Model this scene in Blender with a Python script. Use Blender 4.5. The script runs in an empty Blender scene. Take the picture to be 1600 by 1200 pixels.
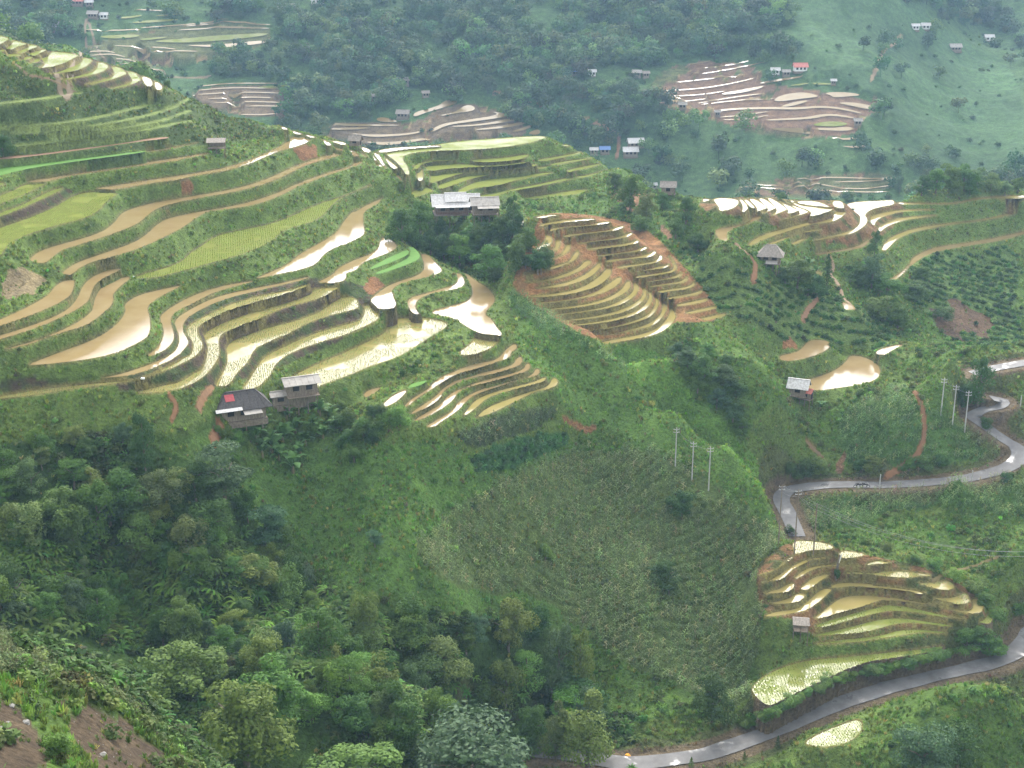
import bpy, bmesh, math, random
import numpy as np
from mathutils import Vector, Matrix, Euler
random.seed(7); RNG = np.random.default_rng(11)
SC = bpy.context.scene; COL = SC.collection
# ------------------------------------------------------------------ camera, sky, sun, exposure
F = 2200.0; PITCH = math.radians(18.82); CZ = 130.0
cam_d = bpy.data.cameras.new('camera'); cam = bpy.data.objects.new('camera', cam_d); COL.objects.link(cam)
cam.location = (0, 0, CZ); cam.rotation_euler = (math.pi / 2 - PITCH, 0, 0)
cam_d.sensor_width = 36; cam_d.lens = 36 * F / 1600; cam_d.clip_start = 1; cam_d.clip_end = 5000
SC.camera = cam
W = bpy.data.worlds.new('World'); SC.world = W; W.use_nodes = True
SUN_EL, SUN_ROT = math.radians(38), math.radians(4)
nt = W.node_tree; bg = nt.nodes['Background']
sky = nt.nodes.new('ShaderNodeTexSky'); sky.sky_type = 'NISHITA'; sky.sun_disc = False
sky.sun_elevation = SUN_EL; sky.sun_rotation = SUN_ROT; sky.air_density = 1.0; sky.dust_density = 6.0; sky.ozone_density = 1.0
hs = nt.nodes.new('ShaderNodeHueSaturation'); hs.inputs['Saturation'].default_value = 0.3
nt.links.new(sky.outputs[0], hs.inputs['Color']); tcw = nt.nodes.new('ShaderNodeTexCoord'); cn = nt.nodes.new('ShaderNodeTexNoise'); cn.inputs['Scale'].default_value = 2.2; cn.inputs['Detail'].default_value = 6
nt.links.new(tcw.outputs['Generated'], cn.inputs['Vector'])
cr_ = nt.nodes.new('ShaderNodeValToRGB'); cr_.color_ramp.elements[0].position = .3; cr_.color_ramp.elements[1].position = .7; cr_.color_ramp.elements[0].color = (.72, .75, .80, 1); cr_.color_ramp.elements[1].color = (1, 1, 1, 1)
nt.links.new(cn.outputs['Fac'], cr_.inputs[0])
cl_ = nt.nodes.new('ShaderNodeVectorMath'); cl_.operation = 'SCALE'; cl_.inputs['Scale'].default_value = 9.5; nt.links.new(cr_.outputs[0], cl_.inputs[0])     # radiance of the cloud layer
cm_ = nt.nodes.new('ShaderNodeMix'); cm_.data_type = 'RGBA'; cm_.inputs[0].default_value = .38
nt.links.new(hs.outputs[0], cm_.inputs[6]); nt.links.new(cl_.outputs[0], cm_.inputs[7]); nt.links.new(cm_.outputs[2], bg.inputs[0]); bg.inputs[1].default_value = 0.13
sl = bpy.data.lights.new('sun', 'SUN'); sl.energy = 1.3; sl.angle = math.radians(25); sl.color = (1, .96, .9)
so = bpy.data.objects.new('sun', sl); COL.objects.link(so)
# light comes from azimuth SUN_ROT (clockwise from +Y)
sd = Vector((math.sin(SUN_ROT) * math.cos(SUN_EL), math.cos(SUN_ROT) * math.cos(SUN_EL), math.sin(SUN_EL)))
so.rotation_euler = (-sd).to_track_quat('-Z', 'Y').to_euler(); so.location = (0, 0, 300)
SC.view_settings.view_transform = 'Standard'; SC.view_settings.look = 'None'
SC.view_settings.exposure = 1.5; SC.view_settings.gamma = 1.0; SC.view_settings.use_curve_mapping = False
SC.render.engine = 'CYCLES'
SC.cycles.use_denoising = True; SC.cycles.max_bounces = 6; SC.cycles.volume_bounces = 1
SC.cycles.transparent_max_bounces = 6; SC.cycles.diffuse_bounces = 3
HAZE_DENSITY = 0.00016
# ------------------------------------------------------------------ pixel <-> world
cp, sp = math.cos(PITCH), math.sin(PITCH)
def ray(u, v):
    u = np.asarray(u, float); v = np.asarray(v, float)
    x = (u - 800) / F; up = -(v - 600) / F
    dy = cp + up * sp; dz = -sp + up * cp
    return np.arctan2(x, dy), -dz / np.hypot(x, dy)          # azimuth, tan(depression)
def proj(x, y, z):
    dz = z - CZ; fw = y * cp - dz * sp; up = y * sp + dz * cp
    fw = np.maximum(fw, 1e-3)
    return 800 + F * x / fw, 600 - F * up / fw
# ------------------------------------------------------------------ traced paddies
S5 = 1600 / 300
REG = dict(A=(0, 40, S5), B=(0, 220, S5), C=(0, 400, S5), D=(280, 180, S5), E=(280, 380, S5), F=(540, 320, S5), G=(580, 480, S5),
    H=(560, 180, 4), I=(800, 320, 1600 / 340), J=(1090, 295, S5), K=(1340, 290, 1600 / 260), L=(1170, 830, 1600 / 230), M=(1350, 830, 1596 / 250),
    N=(1150, 980, S5), O=(60, 0, 4), P=(440, 120, 1600 / 460), Q=(1020, 80, 4), R=(430, 180, 1600 / 230), S=(0, 0, 1), T=(1060, 300, 1600 / 540), U=(1400, 540, 5))
def parse(s):
    out = []; x0 = y0 = 0; k = 1
    for t in s.split():
        if t in REG: x0, y0, k = REG[t]
        else:
            a, b = t.split(','); out.append((x0 + float(a) / k, y0 + float(b) / k))
    return np.array(out)
PAD = []
def pads(kind, txt, bank='g'):
    for line in txt.strip().splitlines():
        line = line.strip()
        if not line: continue
        lab = None
        if '|' in line: line, lab = line.split('|'); lab = lab.strip()
        PAD.append(dict(kind=kind, pts=parse(line), g=line.split()[0], lab=lab, bank=bank))
def ledge(kind, txt, th):
    for line in txt.strip().splitlines():
        p = parse(line); up = p + np.array([0, -th / 2]); dn = p + np.array([0, th / 2])
        PAD.append(dict(kind=kind, pts=np.vstack([up, dn[::-1]]), g=line.split()[0], lab=None, bank='g'))
pads('rice', '''
A -40,80 20,88 85,108 60,125 0,160 -40,165
A 105,118 200,145 235,150 150,178 95,205 48,195 75,170 108,140
A 245,152 335,175 260,195 200,225 185,243 130,228 185,200 240,178
A 350,190 400,205 325,232 305,255 225,245 260,222 345,205
A -40,190 30,200 55,212 0,222 -40,225
A 70,220 180,245 190,252 80,265 60,262
A 195,255 270,262 280,272 200,292 140,300 190,280 205,265
A 285,262 330,270 342,292 270,320 205,325 285,300
A 425,215 560,225 645,240 660,252 560,305 470,340 300,362 370,335 365,300 345,285 350,262 415,245 | widest pale green paddy on the crest terraces at the upper left
A 690,262 760,280 775,292 700,360 560,390 400,412 480,375 600,345 685,300
A 815,300 870,310 915,340 860,390 700,430 480,460 600,425 760,395 815,345
A 930,335 1010,350 1060,395 1050,410 900,465 660,505 800,470 945,430 950,390
A 1050,380 1120,385 1165,430 1180,462 1050,510 870,540 1000,505 1100,470 1100,450
''', 's')
pads('light', '''
A 1170,415 1235,430 1270,455 1275,505 1215,510 | small pale wedge paddy second from the right end of the crest terraces
A 1275,458 1330,475 1360,520 1330,545 1300,540 | tiny pale paddy at the right end of the crest terraces
''', 's')
ledge('grass', '''A -20,857 180,838 500,815 800,768 1000,722 1300,642
A 40,900 400,880 700,850 1000,800 1300,732 1500,662 1570,602
A 350,930 700,900 1100,840 1400,780 1590,705
A 60,1005 300,990 600,950 1000,905 1300,850 1600,790
A -20,650 300,615 600,565 680,555''', 2.6)
pads('dry', '''A -20,1102 400,1050 800,1000 1200,945 1410,925 1400,942 1200,962 800,1020 400,1075 -20,1122 | thin reddish earth ledge below the grassy slope at the upper left''')
pads('seed', '''B -40,230 200,210 400,183 800,135 1210,83 1212,96 800,150 400,205 150,250 0,290 -40,295 | long bright green strip of rice seedlings under the reddish ledge
F 200,530 300,470 450,400 520,375 530,395 510,425 400,470 220,540 | upper vivid green seedbed above the curved tan paddy
F 240,570 400,510 530,440 545,380 520,350 570,360 610,400 625,440 560,480 400,540 270,580 | lower hook-shaped vivid green seedbed above the curved tan paddy
G 305,670 330,640 470,605 440,640 330,675 | tiny vivid green seedbed at the left of the six banded terraces''')
pads('mud', '''
B 1220,82 1400,60 D 107,240 165,224 150,236 B 1400,74 1220,96 | thin tan water strip continuing the bright green seedling strip
B 215,335 500,295 800,240 1200,180 1600,125 D 180,322 265,316 200,335 0,372 B 1500,165 1200,205 800,262 550,300 400,345 230,350 | thin tan paddy running to the feet of the thatched shelter on posts
B 800,395 1000,365 1200,330 1600,275 D 400,435 600,370 740,310 870,245 905,200 960,180 1050,178 1110,195 1060,235 970,265 870,290 760,330 560,420 350,475 107,510 B 1540,320 1200,365 980,412 800,405 | long tan paddy below the thatched shelter ending in a white sky reflection
B 245,985 300,935 430,880 700,810 860,755 960,675 1000,610 1080,570 1250,520 1500,475 D 300,645 560,590 760,520 960,425 1000,410 1100,375 1230,335 1240,310 1350,315 1365,328 1230,370 1080,410 980,455 860,520 640,600 420,650 200,685 0,725 B 1493,510 1350,550 1270,590 1200,650 1140,700 1000,755 820,820 650,870 500,920 430,980 370,1030 260,1010 | long S-shaped tan paddy passing below the two red earth scars
B 515,1100 580,1050 650,1010 820,950 1000,890 1150,830 1230,770 1300,700 1400,640 1600,600 D 400,765 620,715 830,645 960,580 1130,515 1300,460 1440,425 1460,385 1530,375 1510,410 1440,440 1300,480 1130,545 1000,590 860,665 700,730 500,775 250,800 160,845 100,890 0,955 B 1493,740 1380,800 1250,860 1100,920 950,965 800,1000 680,1050 620,1100 590,1120 530,1115 | long winding tan paddy just above the large yellow-green paddy
E 620,300 760,240 900,180 1000,90 D 1200,1050 1310,980 1360,900 1420,820 1500,770 F 60,70 160,8 260,-35 330,-70 250,10 150,55 145,140 170,240 100,285 0,330 E 1420,0 1280,45 1200,100 1150,170 1050,215 900,245 700,290 | brown flooded paddy with two jagged white reflections left of the dark copse
E 1130,330 1270,270 1330,200 1480,130 F 100,450 270,385 290,280 345,265 420,320 430,355 380,395 270,435 130,490 90,550 0,572 E 1400,270 1370,325 1250,335 | brown flooded paddy directly above the two vivid green seedbeds
F 195,790 310,700 400,650 600,590 650,545 655,500 640,460 620,405 690,415 750,480 810,540 790,570 700,600 480,650 400,690 385,730 440,860 290,880 230,830 | curved tan paddy wrapping below the vivid green seedbeds
F 510,800 560,765 640,745 800,700 920,665 935,620 920,570 960,570 1000,640 980,680 920,705 740,735 640,770 590,810 580,850 610,910 640,915 560,915 520,850 | narrow hook-shaped tan paddy between two curling green banks
F 690,895 830,855 1000,810 1050,770 1060,720 1030,640 960,565 1020,580 1110,650 1190,690 1250,770 1240,820 1150,910 1220,950 1260,1020 1320,1095 1200,1085 1110,1075 1010,1020 900,945 800,930 | large pond-like paddy almost wholly white with sky on the spur crest
C 225,905 500,800 800,690 950,590 1020,510 1045,460 1030,410 1100,350 1200,310 1400,265 1500,245 1490,265 1350,330 1250,400 1230,440 1255,520 1255,620 1230,680 1150,730 1000,800 850,845 600,885 260,918 | broad ochre paddy half covered by a white reflection at the lower left
C 20,780 300,705 500,625 650,550 770,460 775,400 800,320 860,240 960,195 1060,170 1095,185 1010,250 940,320 950,360 930,420 880,460 800,530 700,590 420,670 250,740 60,785 | tan paddy with a turquoise tinge, lowest of three above the broad ochre one
C -40,665 0,660 200,600 400,530 560,450 640,360 680,260 740,190 850,130 980,100 1015,108 960,140 850,190 790,240 760,320 740,380 640,450 450,545 250,620 0,700 -40,708 | tan paddy dotted with stubble, middle of three above the broad ochre one
C -40,540 0,530 200,440 400,330 440,270 510,210 610,195 630,215 600,320 540,370 400,440 250,500 0,585 -40,595 | grey-tan paddy beside the dry grassy mound at the left edge
C 1220,830 1310,770 1360,680 1360,590 1325,530 1350,480 1450,410 E 60,460 200,400 400,345 620,312 640,322 400,378 250,430 120,500 0,555 C 1430,500 1425,560 1455,640 1450,710 1390,780 1280,835 1225,842 | first narrow ochre paddy to the right of the broad ochre one
C 845,1015 1000,985 1250,905 1440,815 1490,740 1490,660 1455,575 1460,520 E 150,515 350,432 640,372 900,322 1080,275 1090,292 900,342 640,402 400,462 250,520 100,600 38,660 30,730 75,800 80,840 40,890 C 1480,840 1300,930 1100,1000 850,1025 | second narrow ochre paddy to the right of the broad ochre one
G 265,830 330,765 460,690 560,590 700,530 860,470 1050,440 1110,360 1180,305 1215,310 1220,345 1160,385 1170,410 1080,450 850,520 700,560 600,620 500,690 400,750 290,840 | topmost of the six banded tan terraces on the spur
G 315,890 420,820 540,740 600,670 720,600 900,550 1180,490 1210,420 1260,410 1260,470 1210,500 1000,560 800,600 680,650 600,700 580,760 480,830 330,900 | second from the top of the six banded terraces on the spur
G 350,945 450,880 580,810 640,730 760,670 1000,590 1260,530 1290,470 1325,465 1325,520 1270,545 1000,620 830,660 720,710 690,770 620,830 480,910 370,955 | third from the top of the six banded terraces on the spur
G 440,1000 560,930 680,860 720,790 830,720 1000,650 1200,610 1350,565 1365,510 1410,520 1400,560 1350,580 1230,610 1000,680 860,730 780,800 720,870 580,960 520,1005 | fourth of the six banded terraces, reaching lowest on the left
G 70,830 180,730 300,680 290,720 200,800 110,840 | short tan paddy below the tiny vivid seedbed
G -60,700 90,660 60,700 0,740 -60,760 | small brown paddy right of the two-storey tin hut
''')
pads('olive', '''
G 760,905 800,850 870,770 1000,710 1200,660 1330,630 1450,580 1465,590 1440,620 1300,660 1100,710 960,760 880,840 780,912 | fifth of the six banded terraces, olive with a white tip
G 860,930 900,890 960,840 1100,780 1300,710 1470,665 1510,590 1545,590 1565,640 1500,680 1350,710 1200,790 1000,890 900,918 | lowest of the six banded terraces, olive water above the dark maize
''')
pads('rice', '''
B -40,740 0,725 200,660 450,560 610,455 760,420 960,435 975,445 880,510 820,590 700,650 500,700 330,750 180,800 80,850 30,920 20,950 -40,970 | broad yellow-green rice paddy at the left edge
B -40,620 0,600 200,530 350,450 450,405 540,388 500,420 350,490 200,560 0,635 -40,650 | narrow yellow-green paddy on the brown bank above the broad left one
B -40,470 100,420 180,375 280,350 400,350 330,390 200,450 0,530 -40,540 | yellow-green paddy second above the broad one at the left edge
B -40,355 60,345 0,380 -40,395 | tiny yellow-green corner paddy at the left edge
C 1110,180 1250,135 D 0,1240 100,1140 200,1080 300,1005 500,960 800,900 1000,810 1200,725 1330,690 1500,625 1600,575 1600,590 1440,645 1310,710 1230,800 1150,880 900,950 830,990 780,1050 560,1150 400,1195 C 1400,160 1270,185 1150,190 | large yellow-green rice paddy across the middle of the left hillside
''')
pads('light', '''
G 715,385 830,305 850,270 880,235 1000,232 1110,243 1000,345 900,385 780,410 | small pale paddy just below the large white pond
F 325,955 520,940 660,942 820,970 855,1000 830,1030 700,1110 560,1200 G 200,430 0,490 E 1400,1110 1180,1190 1060,1225 880,1190 950,1100 1150,1005 1400,900 F 213,1125 310,1080 345,1030 | broad pale paddy combed with seedlings above the tin-roofed hut
E 530,1200 640,1050 690,960 850,870 1100,760 1300,700 1500,650 1540,600 1545,540 F 150,840 225,840 280,900 275,960 150,1020 0,1085 E 1300,790 1100,850 900,930 800,1010 760,1110 700,1160 650,1210 540,1225 | curving white and ochre paddy ending beside the dark-roofed house
''', 's')
pads('light', '''
E 285,1190 390,1040 405,960 385,870 450,800 600,740 800,690 1000,640 1200,560 1250,500 1300,455 1470,445 1500,520 1480,550 1300,590 1050,670 950,740 700,840 620,890 580,990 480,1080 430,1170 360,1200 | speckled olive and white paddy, third left of the tin-roofed hut
C 1100,1140 1250,1105 1400,1070 E 0,1160 130,1080 200,1050 240,900 225,820 200,770 250,700 500,600 700,560 1000,450 1150,375 1360,360 1280,400 1200,450 1050,495 850,545 700,620 500,690 350,760 325,820 345,930 280,1040 200,1120 60,1200 C 1400,1130 1200,1150 | green and white winding paddy between two dark earth banks
E 60,720 100,670 250,590 450,500 700,430 900,400 1095,335 1080,355 900,420 640,490 430,550 200,660 145,720 170,780 200,830 190,890 130,950 0,1020 C 1300,985 1200,1020 1150,1035 900,1075 600,1110 300,1160 0,1195 -40,1200 -40,1175 0,1170 300,1115 600,1080 850,1055 1100,1040 1250,995 1450,900 1550,840 E 100,930 120,860 100,800 60,760 | thin green paddy that trails off along the foot of the hill to the left edge
''', 's')
pads('mud', '''
R 180,165 230,180 320,210 240,215 190,190
R 75,118 150,150 95,165 55,130
R 330,206 450,238 425,252 330,227
R 490,262 560,275 625,325 570,340 540,310
R 630,318 700,345 740,378 720,390 660,375
R 800,370 860,390 930,450 850,455 830,430
R 850,375 1010,440 1010,470 930,425
R 925,340 980,350 1050,385 1020,410 960,400
R 1015,420 1060,430 1130,520 1080,500 1030,460
R 1060,490 1120,520 1175,560 1160,585 1110,575
R 1055,402 1110,410 1140,440 1220,590 1200,595 1130,500
R 1215,600 1280,610 1370,660 1480,720 1470,740 1390,735 1330,680
R 1110,380 1300,350 1600,335 1800,325 1800,345 1600,355 1300,385 1140,415
''')
pads('light', '''
R 570,270 760,290 780,330 700,320
H 365,320 400,325 410,400 380,420 360,380
H 520,490 620,500 640,530 530,555
H 150,250 240,270 260,330 210,340
''')
pads('rice', '''
H 200,232 430,205 470,185 650,160 830,148 1000,135 1170,128 1170,150 1000,190 800,212 600,222 430,225 300,245 270,270 320,330 315,400 250,300 160,240 | wide light green paddy on top of the round green hill
H 345,310 500,272 640,270 600,285 450,292 390,308 380,330 350,345
H 670,278 900,268 1075,240 1045,268 960,287 760,300
H 400,320 500,303 700,307 800,314 1000,297 1100,290 900,318 700,326 540,338 450,355
H 455,360 560,340 760,330 1000,325 1130,300 1100,325 900,348 700,353 600,378 480,420 440,430 450,390
H 490,430 600,393 700,370 900,352 1060,338 1200,315 1180,328 1000,356 800,376 700,400 600,434 510,470
H 610,475 700,430 760,408 900,388 1200,355 1220,365 1000,402 880,440 700,460 640,500
H 730,515 800,490 930,467 1150,427 1330,385 1350,400 1150,442 960,474 800,525
H 990,525 1150,500 1350,470 1440,460 1400,495 1200,512 1050,532
H 270,520 400,440 480,470 430,490 330,525
H 1280,182 1330,190 1280,198
H 1110,280 1200,265 1350,240 1400,225 1390,240 1250,272 1150,292
H 1190,305 1300,287 1470,265 1430,280 1300,299 1220,320
H 1300,345 1400,320 1530,300 1480,322 1350,349 1310,360
H 1340,385 1440,375 1580,335 1550,352 1400,397
''')
pads('olive', '''
I 165,325 230,290 250,230 235,190 265,195 300,250 290,290 240,320 175,335
I 230,375 300,345 325,300 310,245 350,240 358,290 340,325 300,355 240,380
I 260,408 370,365 395,310 385,270 425,285 432,325 400,360 300,405
I 80,500 300,455 420,425 460,350 495,335 490,385 430,430 300,475 90,515
I 60,575 250,552 400,507 500,457 530,415 585,410 570,440 480,500 350,545 200,575
I 140,618 350,587 500,537 600,467 640,420 660,430 640,480 560,545 420,595 250,620
I 100,677 350,650 500,615 620,547 690,480 700,420 730,460 730,520 650,590 520,640 350,672 120,688
I 160,723 400,690 600,645 720,575 790,525 810,550 770,600 650,660 450,705 200,733
I 210,772 450,746 650,710 800,635 850,550 875,575 870,620 780,680 700,715 500,757 250,780
I 260,811 500,785 700,750 830,690 900,630 885,565 915,565 935,620 900,680 800,740 600,785 300,818
I 340,852 600,824 800,774 920,715 970,660 950,605 980,610 995,660 960,720 850,785 650,832 400,860
I 410,885 650,859 850,809 960,755 1010,690 1000,635 1025,640 1035,700 1000,760 900,815 700,868 440,893
I 480,925 700,899 900,854 1010,805 1060,730 1045,675 1075,680 1080,740 1040,810 950,855 750,908 500,934
I 545,967 750,939 950,899 1070,835 1110,770 1100,710 1130,715 1140,775 1090,855 1000,905 800,945 560,976
I 620,1015 800,982 1000,942 1100,885 1160,810 1155,755 1190,770 1210,830 1170,890 1060,960 850,1000 660,1030
I 160,93 250,74 380,70 300,84 190,102
I 200,148 300,122 450,107 620,98 600,114 400,130 250,147 215,167
I 270,183 400,152 600,137 730,120 720,137 550,157 350,174 290,197
I 370,227 500,202 700,187 830,148 810,177 700,202 500,222 390,242
I 470,272 650,252 800,236 885,198 880,227 800,252 600,272 490,292
I 545,317 700,297 870,281 930,253 935,282 850,302 650,324 560,337
I 620,367 800,341 950,321 985,303 1000,327 900,352 700,372 640,387
I 680,409 850,381 1020,361 1050,333 1065,362 1000,390 800,407 700,427
I 770,457 950,431 1070,411 1085,365 1110,380 1100,412 1000,442 850,460 790,472
I 840,492 1000,466 1140,446 1165,428 1160,457 1050,477 900,494
I 900,527 1050,501 1180,486 1190,450 1140,370 1170,385 1215,450 1200,497 1050,522 920,542
I 960,562 1100,536 1225,521 1240,488 1255,505 1230,537 1100,555 980,574
I 1000,597 1130,576 1260,561 1285,523 1295,550 1260,577 1130,594 1010,610
I 1060,637 1200,616 1310,601 1340,558 1350,590 1310,617 1200,634 1080,650
I 1130,685 1250,664 1370,641 1395,618 1405,642 1370,662 1250,682 1150,697
I 1200,737 1300,718 1440,686 1440,707 1350,730 1220,750
I 1270,792 1380,771 1500,741 1510,760 1400,787 1290,805
I 1350,847 1450,821 1570,796 1575,817 1480,842 1370,862
''', 's')
pads('mud', '''
I 35,95 110,130 85,180 40,185 | small white pond on the grassy knoll right of the white-roofed houses
''')
pads('light', '''
J 45,80 100,85 105,105 60,115 40,105
J 110,90 150,120 140,135 105,140
J 120,85 200,72 330,85 350,115 310,160 250,180 180,190 175,150 | pale round paddy at the left end of the white ridge terraces
J 340,80 370,85 430,155 400,190 365,200 380,150
J 372,80 410,85 480,150 470,165 437,157
J 416,80 480,82 580,150 575,165 490,195 482,188 500,165
J 496,80 550,75 660,155 640,170 540,210 520,215 590,170
J 566,75 620,75 750,165 740,180 650,215 600,230 670,175
J 632,72 680,78 690,110 845,175 830,190 740,215 760,175
J 697,85 735,95 745,120 930,185 920,200 790,240 670,280 690,270 800,225 850,190
J 752,90 800,95 820,130 1120,168 1125,182 950,235 935,225 950,190 830,150
J 830,97 1000,100 1110,150 1108,158 830,125
J 1130,95 1200,100 1220,130 1225,168 1150,160 1120,130
''', 's')
pads('olive', '''
J 1150,172 1230,182 1235,200 1200,240 1120,280 1000,295 930,300 700,370 560,420 450,475 410,470 500,400 650,350 950,270 1100,240 1150,205 | long olive paddy curving round below the white ridge terraces
J 580,460 750,400 900,350 1050,330 1000,350 850,370 760,410 600,475 | narrow olive paddy above the grey stilt house
J 770,460 860,420 930,395 920,410 800,475 | short olive paddy up the slope from the grey stilt house
J 960,430 1100,395 1250,360 1340,315 1355,255 1345,215 1300,195 1240,180 1235,110 1600,95 K 345,135 360,185 220,205 110,240 70,285 100,320 90,370 0,440 J 1250,385 1100,410 980,440 | widest white paddy of the right ridge with a tongue curling downhill
K 385,155 430,165 600,170 850,175 1000,155 1200,110 1600,95 1650,90 1650,115 1500,130 1250,120 1050,160 900,185 600,185 400,185 | thin olive paddy under the wooded knoll at the right edge
K 110,305 200,265 400,235 600,230 760,230 700,240 500,245 350,265 200,320 175,350 165,390 130,380 120,330 | olive paddy with white tip, upper of two nested in the right ridge
K 200,400 260,360 400,310 600,295 790,280 700,300 500,325 380,355 270,400 215,455 195,430 | olive paddy with white tip, lower of two nested in the right ridge
K 265,540 330,490 500,420 800,370 1100,345 1300,310 1600,225 1650,215 1650,240 1600,255 1400,300 1200,340 1000,360 880,380 550,440 380,510 290,610 240,640 235,600 | long olive paddy with pointed white end behind the dark tree
J 980,680 1030,690 1030,740 985,730 | tiny olive pond beside the slim conifer
''')
pads('mud', '''
J 150,335 300,315 430,280 450,240 480,225 540,235 440,285 330,320 260,350 235,385 260,455 180,420 150,380 | hook-shaped ochre paddy at the left end of the right ridge
J 975,540 1100,525 1250,500 1370,465 1420,420 1430,440 1380,490 1250,515 1050,545 990,555 | narrow ochre channel under a red earth bank on the right ridge
K 290,910 400,850 500,760 520,700 600,650 750,590 1000,560 1300,510 1600,440 1650,430 1650,450 1600,468 1350,535 1000,590 750,635 640,680 520,760 420,870 320,925 | long ochre channel above the bushy slope at the right edge
J 1180,940 1220,945 1340,990 1320,1010 1220,1010 1215,970 | little white pond among the tea bushes
T 465,755 540,745 575,720 600,685 690,685 710,715 660,750 560,780 470,785 | upper tan pond on the green knoll over the road
T 480,900 600,870 720,830 780,780 790,755 850,760 920,790 940,830 920,870 840,895 700,915 650,920 560,915 | large rounded tan pond with a white sheet beside the tin-roofed hut
T 900,745 960,715 1080,700 1010,720 960,760 | small ochre pond uphill of the large rounded tan pond
U 115,275 205,315 185,380 155,375 | tiny white pond at the top of the red footpath
''')
pads('light', '''
L 470,95 700,105 850,130 950,180 860,205 650,210 510,260 490,240 | topmost white paddy below the road bend
L 960,285 1000,210 1100,215 1290,245 1200,285 1050,298 | white paddy to the right of the vine-wrapped stump post
L 1240,370 1390,315 1500,335 M 300,325 150,330 L 1400,355 1330,375
L 1030,440 1400,460 M 180,395 450,400 700,440 640,455 560,445 450,470 250,460 100,440 L 1300,470 1050,465 | white-streaked paddy, fourth down on the right of the roadside terraces
M 520,520 700,510 850,490 910,540 880,590 750,590 620,545 | upper rounded white paddy at the right end of the roadside terraces
M 670,660 800,670 920,655 1000,610 1040,640 1060,720 950,735 850,710 740,690 | lower rounded white paddy at the right end of the roadside terraces
''', 's')
pads('olive', '''
L 90,480 300,430 380,345 460,270 490,265 480,290 380,370 330,420 200,465 100,490
L 105,570 250,520 380,440 480,370 640,300 800,280 930,285 800,305 660,320 530,390 450,440 380,520 250,545
L 480,530 510,490 600,410 800,365 1000,365 1250,378 1200,388 900,380 750,402 650,442 560,502
L 110,690 350,620 430,570 500,560 490,620 430,660 300,680
L 545,635 620,560 700,500 870,460 880,480 780,540 690,610 630,648
L 180,790 420,740 510,680 630,665 590,740 510,780 350,798
L 870,590 1050,550 1400,580 M 60,540 300,560 500,590 650,625 550,630 400,590 150,570 L 1300,610 1080,600 950,628
L 130,930 300,870 500,850 600,800 700,700 800,620 920,630 860,680 780,760 680,830 590,875 450,900 250,935
L 680,955 790,880 900,790 1000,720 1200,690 1500,715 M 200,650 400,680 640,725 800,770 1000,795 1070,790 1090,740 1070,680 1120,670 1180,700 1200,770 1150,825 1000,820 800,770 600,735 400,700 180,690 L 1430,755 1200,830 1000,880 800,945 | longest paddy of the roadside terraces, hooking round the right end
''', 's')
pads('rice', '''
N 125,510 200,430 300,370 450,310 650,265 1000,240 1300,205 1500,190 1700,155 1760,165 1600,220 1300,260 1100,290 950,340 800,410 650,480 480,560 360,620 280,665 200,620 150,560 | big crescent paddy with seedlings directly above the lower road
N 560,960 700,880 850,820 980,770 1040,775 1060,830 1020,910 900,980 750,1005 620,990 | half-moon seedling paddy below the lower road
L 680,1045 820,985 1000,930 1250,860 1500,810 M 160,735 350,740 550,780 800,840 1050,885 950,880 700,850 500,810 300,800 L 1500,870 1200,940 1000,1000 800,1050
M 1130,905 1210,880 1240,800 1290,800 1280,930 1180,925 | tiny green corner paddy at the far right of the roadside terraces
L 680,1130 900,1085 1100,1040 1400,960 M 180,880 350,860 600,895 900,940 850,960 500,915 350,920 150,975 0,1010 L 1100,1115 900,1130 700,1150
N 620,140 800,115 950,95 1150,80 1350,30 M 200,1010 450,975 700,990 850,1010 800,1025 550,1010 400,1040 0,1095 N 1100,120 700,145 | lowest thin green paddy right of the open shelter by the maize
''', 's')
pads('mud', '''
P 715,225 720,195 850,165 890,130 950,130 955,150 850,180 780,200
P 850,215 950,195 1000,155 1050,165 1050,190 960,200 870,218
P 510,230 560,222 650,250 530,250
P 800,305 860,260 1000,240 1190,212 1130,190 1250,215 1200,227 1000,253 900,266 830,300
P 890,274 1100,262 1240,230 1290,240 1200,257 1000,277
P 1000,297 1200,273 1310,248 1340,260 1200,287
P 1240,305 1300,287 1350,265 1370,275 1300,302
P 1330,314 1390,288 1410,305 1390,322
P 350,310 500,320 700,310 760,295 760,307 650,324 480,334
P 430,355 600,360 800,330 815,340 650,367 540,377
P 230,255 400,262 700,265 500,274 300,272
P 240,285 480,277 460,288 300,297
Q 745,335 800,305 950,295 1050,325 950,335 800,345 | broad ochre paddy in the far terraces on the right
Q 1060,300 1280,280 1300,290 1130,330 1110,315
Q 1150,355 1250,340 1400,330 1480,325 1400,345 1330,365 1200,362
Q 780,375 900,350 970,345 950,360 850,380
Q 350,385 450,357 700,368 900,388 1060,378 1310,391 1300,402 1060,388 900,402 700,382 500,369
Q 700,445 950,450 1080,422 1260,430 1250,440 1100,434 980,461 720,456
Q 690,498 900,505 1100,512 1200,495 1260,495 1240,515 1130,527 900,516
Q 1090,570 1200,565 1300,545 1300,556 1200,578
Q 1160,612 1270,608 1340,588 1335,601 1270,621
Q 660,215 940,199 930,210 680,229
Q 420,262 600,245 710,235 650,260 450,276
''', 's')
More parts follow.
